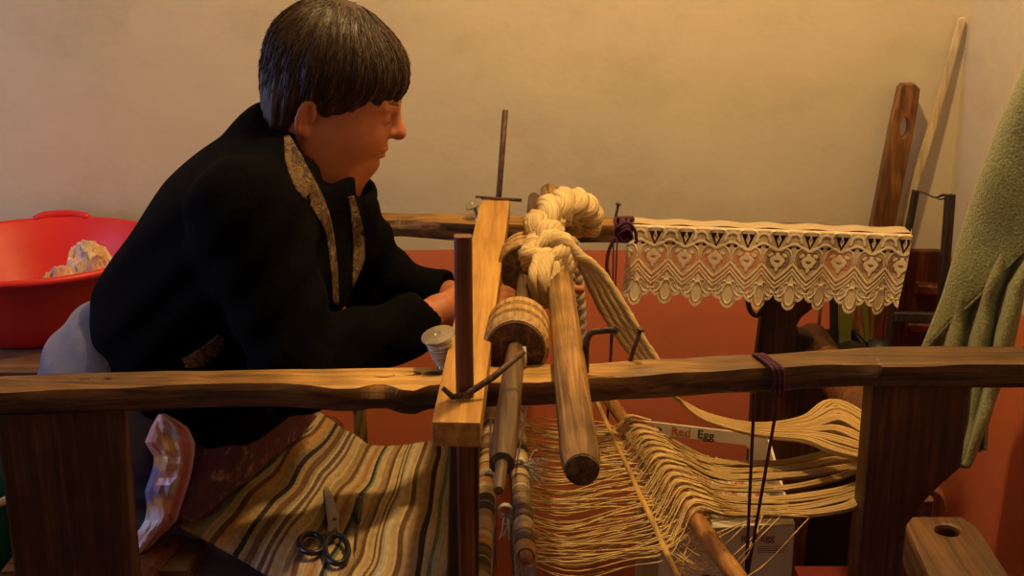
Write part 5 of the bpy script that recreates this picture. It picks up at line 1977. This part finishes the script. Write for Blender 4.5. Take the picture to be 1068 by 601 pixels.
# hairline as height over (x): fringe low in front, sideburn, cut round the ear, nape
hl_x = [-.14, -.10, -.075, -.055, -.043, -.034, -.022, -.010, .004, .014, .030, .055, .075, .088, .12]
hl_z = [-.092, -.090, -.088, -.084, -.074, -.044, -.022, -.024, -.042, -.034, -.012, .002, .003, .008, .012]
cut = np.interp(LX, hl_x, hl_z) + (.005 * np.sin(LX * 260 + LY * 90) + .005 * np.sin(LX * 97 + 1.3)) * (LX > .01)
below = cut - LZh                                   # > 0 under the hairline
G.d = np.maximum(G.d, below.astype(np.float32) * .75)
# locks: grooves that fan from the crown
ang = np.arctan2(LY, LX + .045)
lock = .0013 * np.sin(ang * 19 + 2.2 * np.sin(LZh * 26) + LX * 14) + .0006 * np.sin(ang * 47 + LZh * 30 + 3 * np.sin(LX * 25))
G.d = (G.d + lock.astype(np.float32)).astype(np.float32)
me_hair = G.mesh('hair', 1)
# colour by strand direction
co = np.empty(len(me_hair.vertices) * 3, np.float32)
me_hair.vertices.foreach_get('co', co)
co = co.reshape(-1, 3) - np.array(Hc, np.float32)
L = co @ RmN
ang = np.arctan2(L[:, 1], L[:, 0] + .045)
t = .5 + .30 * np.sin(ang * 41 + 2.2 * np.sin(L[:, 2] * 34) + L[:, 0] * 14) + .22 * np.sin(ang * 97 + L[:, 2] * 30) + .12 * rng.standard_normal(len(L))
t = np.clip(t, 0, 1)[:, None]
c0, c1 = np.array([.009, .0045, .002]), np.array([.068, .030, .010])
cols = np.concatenate([c0 * (1 - t) + c1 * t, np.ones((len(L), 1))], 1).astype(np.float32)
ca = me_hair.color_attributes.new('Col', 'FLOAT_COLOR', 'POINT')
ca.data.foreach_set('color', cols.ravel())
hair = finish('hair', me_hair, M_hair, person)
# fine strands lying on the cap
def hair_strands(n):
    bm = bmesh.new()
    lay = bm.verts.layers.float_color.new('Col')
    r2 = random.Random(3)
    def surf(x_, y_, z_):
        # radius of the cap in a direction from its middle
        d = Vector((x_, y_, z_)).normalized()
        lo_, hi_ = .05, .16
        for _ in range(12):
            mid = (lo_ + hi_) / 2
            p = np.array(hp3(-.02 + d.x * mid, d.y * mid, .015 + d.z * mid))
            ii = np.round((p - G.lo) / G.res).astype(int)
            if (ii < 0).any() or (ii >= G.n).any() or G.d[tuple(ii)] > 0:
                hi_ = mid
            else:
                lo_ = mid
        return lo_
    for _ in range(n):
        a = r2.uniform(-math.pi, math.pi)
        e0 = r2.uniform(.15, 1.35)
        le = r2.uniform(.35, .8)
        bend = r2.uniform(-.12, .12)
        pts = []
        for k in range(7):
            e = e0 - le * k / 6
            aa = a + bend * k / 6
            d = (math.cos(aa) * math.cos(e), math.sin(aa) * math.cos(e), math.sin(e))
            r = surf(*d) + .0004 + (.003 if k == 6 and r2.random() < .2 else 0)
            lx_, lz_ = -.02 + d[0] * r, .015 + d[2] * r
            if lz_ < np.interp(lx_, hl_x, hl_z) - .004:
                break
            pts.append(Vector(hp3(lx_, d[1] * r, lz_)))
        if len(pts) < 3:
            continue
        n0 = len(bm.verts)
        add_tube(bm, pts, [.0006] * (len(pts) - 1) + [.0002], 3, caps=False, uv=False)
        bm.verts.ensure_lookup_table()
        s_ = r2.random() ** 1.5
        c = [c0[i] * (1 - s_) + c1[i] * 1.15 * s_ for i in range(3)]
        for v in bm.verts[n0:]:
            v[lay] = (*c, 1)
    return bm
st_ = finish('hair_strands', hair_strands(2600), M_hair, hair)
st_['kind'] = 'stuff'

# ---- black cardigan
Cc = Field((P(60, 300, y=YC).x, 1.47, .66), (wr_f.x + .09, 2.26, 1.34), .0062)
def torso(Fd, g=0.0, k=.04):
    Fd.cone(P(303, 192, y=YC), P(262, 250, y=YC), .108 + g, .140 + g, k, 1.42)
    Fd.cone(P(262, 250, y=YC), P(203, 338, y=YC), .140 + g, .150 + g, k, 1.30)
    Fd.ell(P(244, 378, y=YC), (.125 + g, .205 + g, .105 + g), None, k)
    Fd.cone(P(338, 222, y=YC), P(362, 212, y=YC), .060 + g, .038 + g, k, 1.5)
    Fd.ell(P(318, 272, y=YC), (.080 + g, .165 + g, .090 + g), None, k)
    Fd.cone(P(288, 148, y=YC), P(298, 180, y=YC), .052 + g, .080 + g, k, 1.10)
torso(Cc)
for sh, el, wr_, a1 in ((sh_n, el_n, wr_n, .072), (sh_f, el_f, wr_f, .068)):
    Cc.cone(P(285, 215, y=YC), sh, .085, a1, .04)
    Cc.cone(sh, el, a1, .060, .03)
    Cc.cone(el, el + (wr_ - el) * .84, .060, .041, .02)
    Cc.cone(el + (wr_ - el) * .80, el + (wr_ - el) * .84, .0435, .0425, .006)   # cuff
# open cuffs and neck
for el, wr_ in ((el_n, wr_n), (el_f, wr_f)):
    Cc.cone(el + (wr_ - el) * 1.16, el + (wr_ - el) * 1.5, .052, .052, .003, 1, 'sub')
Cc.cone(P(345, 170, y=YC), hp3(0, 0, -.06), .058, .085, .012, 1.0, 'sub')
Cc.cone(neck, hp3(-.02, 0, -.07), .068, .072, .012, 1.0, 'sub')
Cc.cone(P(338, 178, y=YC), hp3(.0, 0, -.085), .070, .085, .012, 1.0, 'sub')
# V-shaped neck opening: everything above the collar line is cut away
X, Y, Z = Cc.coords()
def half(p, q, yref):
    a, b = P(*p, y=yref), P(*q, y=yref)
    d = (b - a); nx_, nz_ = d.z, -d.x
    L_ = math.hypot(nx_, nz_)
    return ((X - a.x) * nx_ + (Z - a.z) * nz_) / L_
wedge = np.maximum(half((303, 126), (344, 191), 1.77), half((344, 191), (395, 183), 1.77))
wedge = np.maximum(wedge, -(1.2 - Z) * 0 + (half((303, 126), (344, 191), 1.77)))
Cc.d = np.maximum(Cc.d, (-wedge + 0 * Y).astype(np.float32))
# folds
fold = (.0040 * np.sin((Z * 1.0 + X * .6) * 60 + Y * 22) * np.exp(-((Z - .84) / .10) ** 2) +
        .0030 * np.sin((X - Z) * 85 + Y * 14))
rip = .0022 * np.sin(Z * 150 + X * 90)
Cc.d = (Cc.d + fold.astype(np.float32)).astype(np.float32)
# hem: cut by a slanted plane above the hips (skirt shows below / behind it)
ha, hb = P(84, 338, y=YC), P(128, 392, y=YC)
hd = (hb - ha); nrm = Vector((hd.z, 0, -hd.x)).normalized()
if nrm.x > 0: nrm = -nrm
sd = (X - ha.x) * nrm.x + (Z - ha.z) * nrm.z
Cc.d = np.maximum(Cc.d, (sd + 0 * Y).astype(np.float32))
keep = Cc.d.copy()
me_c = Cc.mesh('cardigan', 1)
cardigan = finish('cardigan', me_c, M_knit, person)
# patterned trims along the front opening
from mathutils.bvhtree import BVHTree
tb = bmesh.new(); tb.from_mesh(me_c)
bvh = BVHTree.FromBMesh(tb)
c_or = WORLD[cardigan]
def ribbon(poly, half, name='patterned_trim', n=70, m=8, lift=.0022):
    """strip of trim laid on the cardigan's surface"""
    path = smooth_path([Vector((a, b, 0)) for a, b in poly], n)
    rows = []
    for i in range(n + 1):
        f = i / n
        t_ = (path[min(i + 1, n)] - path[max(i - 1, 0)]).normalized()
        nr = Vector((-t_.y, t_.x, 0))
        w_ = float(np.interp(f, np.linspace(0, 1, len(half)), half))
        row = []
        for k in range(m + 1):
            q = path[i] + nr * (w_ * (k / m * 2 - 1))
            d = (P(q.x, q.y, y=2.0) - CAM).normalized()
            hit, nn, _, _ = bvh.ray_cast(CAM - c_or, d)
            row.append(None if hit is None else hit + c_or - d * lift)
        rows.append(row)
    bm = bmesh.new()
    vt = [[None if p is None else bm.verts.new(p) for p in r] for r in rows]
    for i in range(n):
        for k in range(m):
            q = [vt[i][k], vt[i][k + 1], vt[i + 1][k + 1], vt[i + 1][k]]
            if None in q: continue
            if max((a.co - b.co).length for a in q for b in q) > .02: continue
            bm.faces.new(q)
    bmesh.ops.delete(bm, geom=[v for v in bm.verts if not v.link_faces], context='VERTS')
    # keep the largest piece only
    left = set(bm.faces); best = []
    while left:
        st = [left.pop()]; comp = [st[0]]
        while st:
            f_ = st.pop()
            for e_ in f_.edges:
                for g_ in e_.link_faces:
                    if g_ in left:
                        left.remove(g_); st.append(g_); comp.append(g_)
        if len(comp) > len(best): best = comp
    keepf = set(best)
    bmesh.ops.delete(bm, geom=[f_ for f_ in bm.faces if f_ not in keepf], context='FACES')
    o = finish(name, bm, M_trim, cardigan)
    md = o.modifiers.new('thickness', 'SOLIDIFY'); md.thickness = .002; md.offset = 0
    return o
ribbon([(299, 142), (306, 165), (317, 190), (332, 214), (343, 242), (348, 280), (350, 318)], [3, 9, 11, 8, 4, 3.5, 3])
ribbon([(366, 205), (372, 235), (374, 268), (372, 306)], [3, 5.5, 6, 5])
ribbon([(192, 379), (208, 374), (224, 362), (231, 350)], [5, 9, 8, 4])
tb.free()

# ---- skirt
K = Field((P(10, 300, y=YC).x, 1.50, .22), (.06, 2.20, .95), .0075)
hipc = P(148, 414, y=YC)
K.ell(hipc, (.136, .205, .146), None, .03)
K.ell(P(130, 386, y=YC), (.108, .18, .106), None, .05)
K.cone(P(142, 440, y=YC), Vector((hipx + .0, YC, .36)), .135, .12, .03, 1.45)
for s_, yk in ((-1, 1.74), (1, 1.96)):
    K.cone(Vector((hipx + .06, YC + s_ * .09, .58)), Vector((-.17, yk, .41)), .095, .075, .03)
    K.cone(Vector((-.17, yk, .41)), Vector((-.19, yk, .27)), .075, .09, .03)
X2, Y2, Z2 = K.coords()
pl = .0125 * np.sin(Z2 * 125 + 2.5 * np.sin(X2 * 9) + X2 * 55) * np.clip((.74 - Z2) / .08, 0, 1) + .003 * np.sin((X2 + Z2) * 70 + Y2 * 20)
K.d = (K.d + pl.astype(np.float32)).astype(np.float32)
finish('skirt', K.mesh('skirt', 1), M_skirt, person)

# ---- printed apron spread over the lap to the rug's edge
ap_t = [P(168, 428, y=1.66), P(215, 440, y=1.68), P(262, 440, y=1.74), P(322, 424, y=1.93)]
ap_b = [P(160, 548, z=CZ + .010), P(202, 540, z=CZ + .014), P(258, 508, z=CZ + .016), P(330, 432, z=CZ + .022)]
def ap(u, v):
    def e(l, t_):
        x = t_ * 3; k = min(int(x), 2)
        return l[k].lerp(l[k + 1], x - k)
    p = e(ap_t, u).lerp(e(ap_b, u), v)
    p += Vector((0, -.010 * math.sin(u * 14 + v * 2) * (1 - v * .7), .006 * math.sin(u * 11 + v * 7) + .006 * noise.noise(Vector((u * 6, v * 5, 4)))))
    return p
grid_obj('apron', ap, 60, 44, M_apron, person, .003)

# ---- crumpled plastic bag hanging on the near side of the lap
bag = thing('plastic_bag', 'crumpled glossy plastic bag printed pink, blue and orange beside left post', 'plastic bag', P(160, 575, y=1.60))
bl = [(432, 166), (445, 158), (462, 151), (478, 162), (495, 158), (512, 151), (530, 154), (545, 151), (560, 140), (580, 136)]
br = [(432, 172), (445, 195), (462, 203), (478, 202), (495, 199), (512, 194), (530, 188), (545, 183), (560, 166), (580, 148)]
bcol = [(.86, .82, .88), (.80, .42, .36), (.24, .28, .60), (.82, .52, .22), (.76, .48, .44), (.62, .58, .78)]
bpts = [(random.Random(k).random(), random.Random(k + 50).random()) for k in range(26)]
def bagpt(side):
    def f(u, v):
        py = 432 + 148 * v
        a = float(np.interp(py, [q[0] for q in bl], [q[1] for q in bl])); b = float(np.interp(py, [q[0] for q in br], [q[1] for q in br]))
        w_ = math.sin(math.pi * u)
        cr_ = .014 * noise.noise(Vector((u * 5, v * 9, side * 7))) + .007 * noise.noise(Vector((u * 13, v * 22, side * 3)))
        return P(a + (b - a) * u, py, y=1.625 + side * (.016 * w_) + cr_ * w_)
    return f
def bagc(u, v):
    k = min(range(26), key=lambda i: (bpts[i][0] - u) ** 2 * 1.0 + ((bpts[i][1] - v) * 2.2) ** 2)
    if u > .72: return (.62, .17, .15) if u < .9 else (.66, .48, .56)
    return bcol[k % 6]
grid_obj('front_film', bagpt(-1), 9, 20, M_bag, bag, .0008, bagc, False)
grid_obj('back_film', bagpt(1), 9, 20, M_bag, bag, .0008, bagc, False)
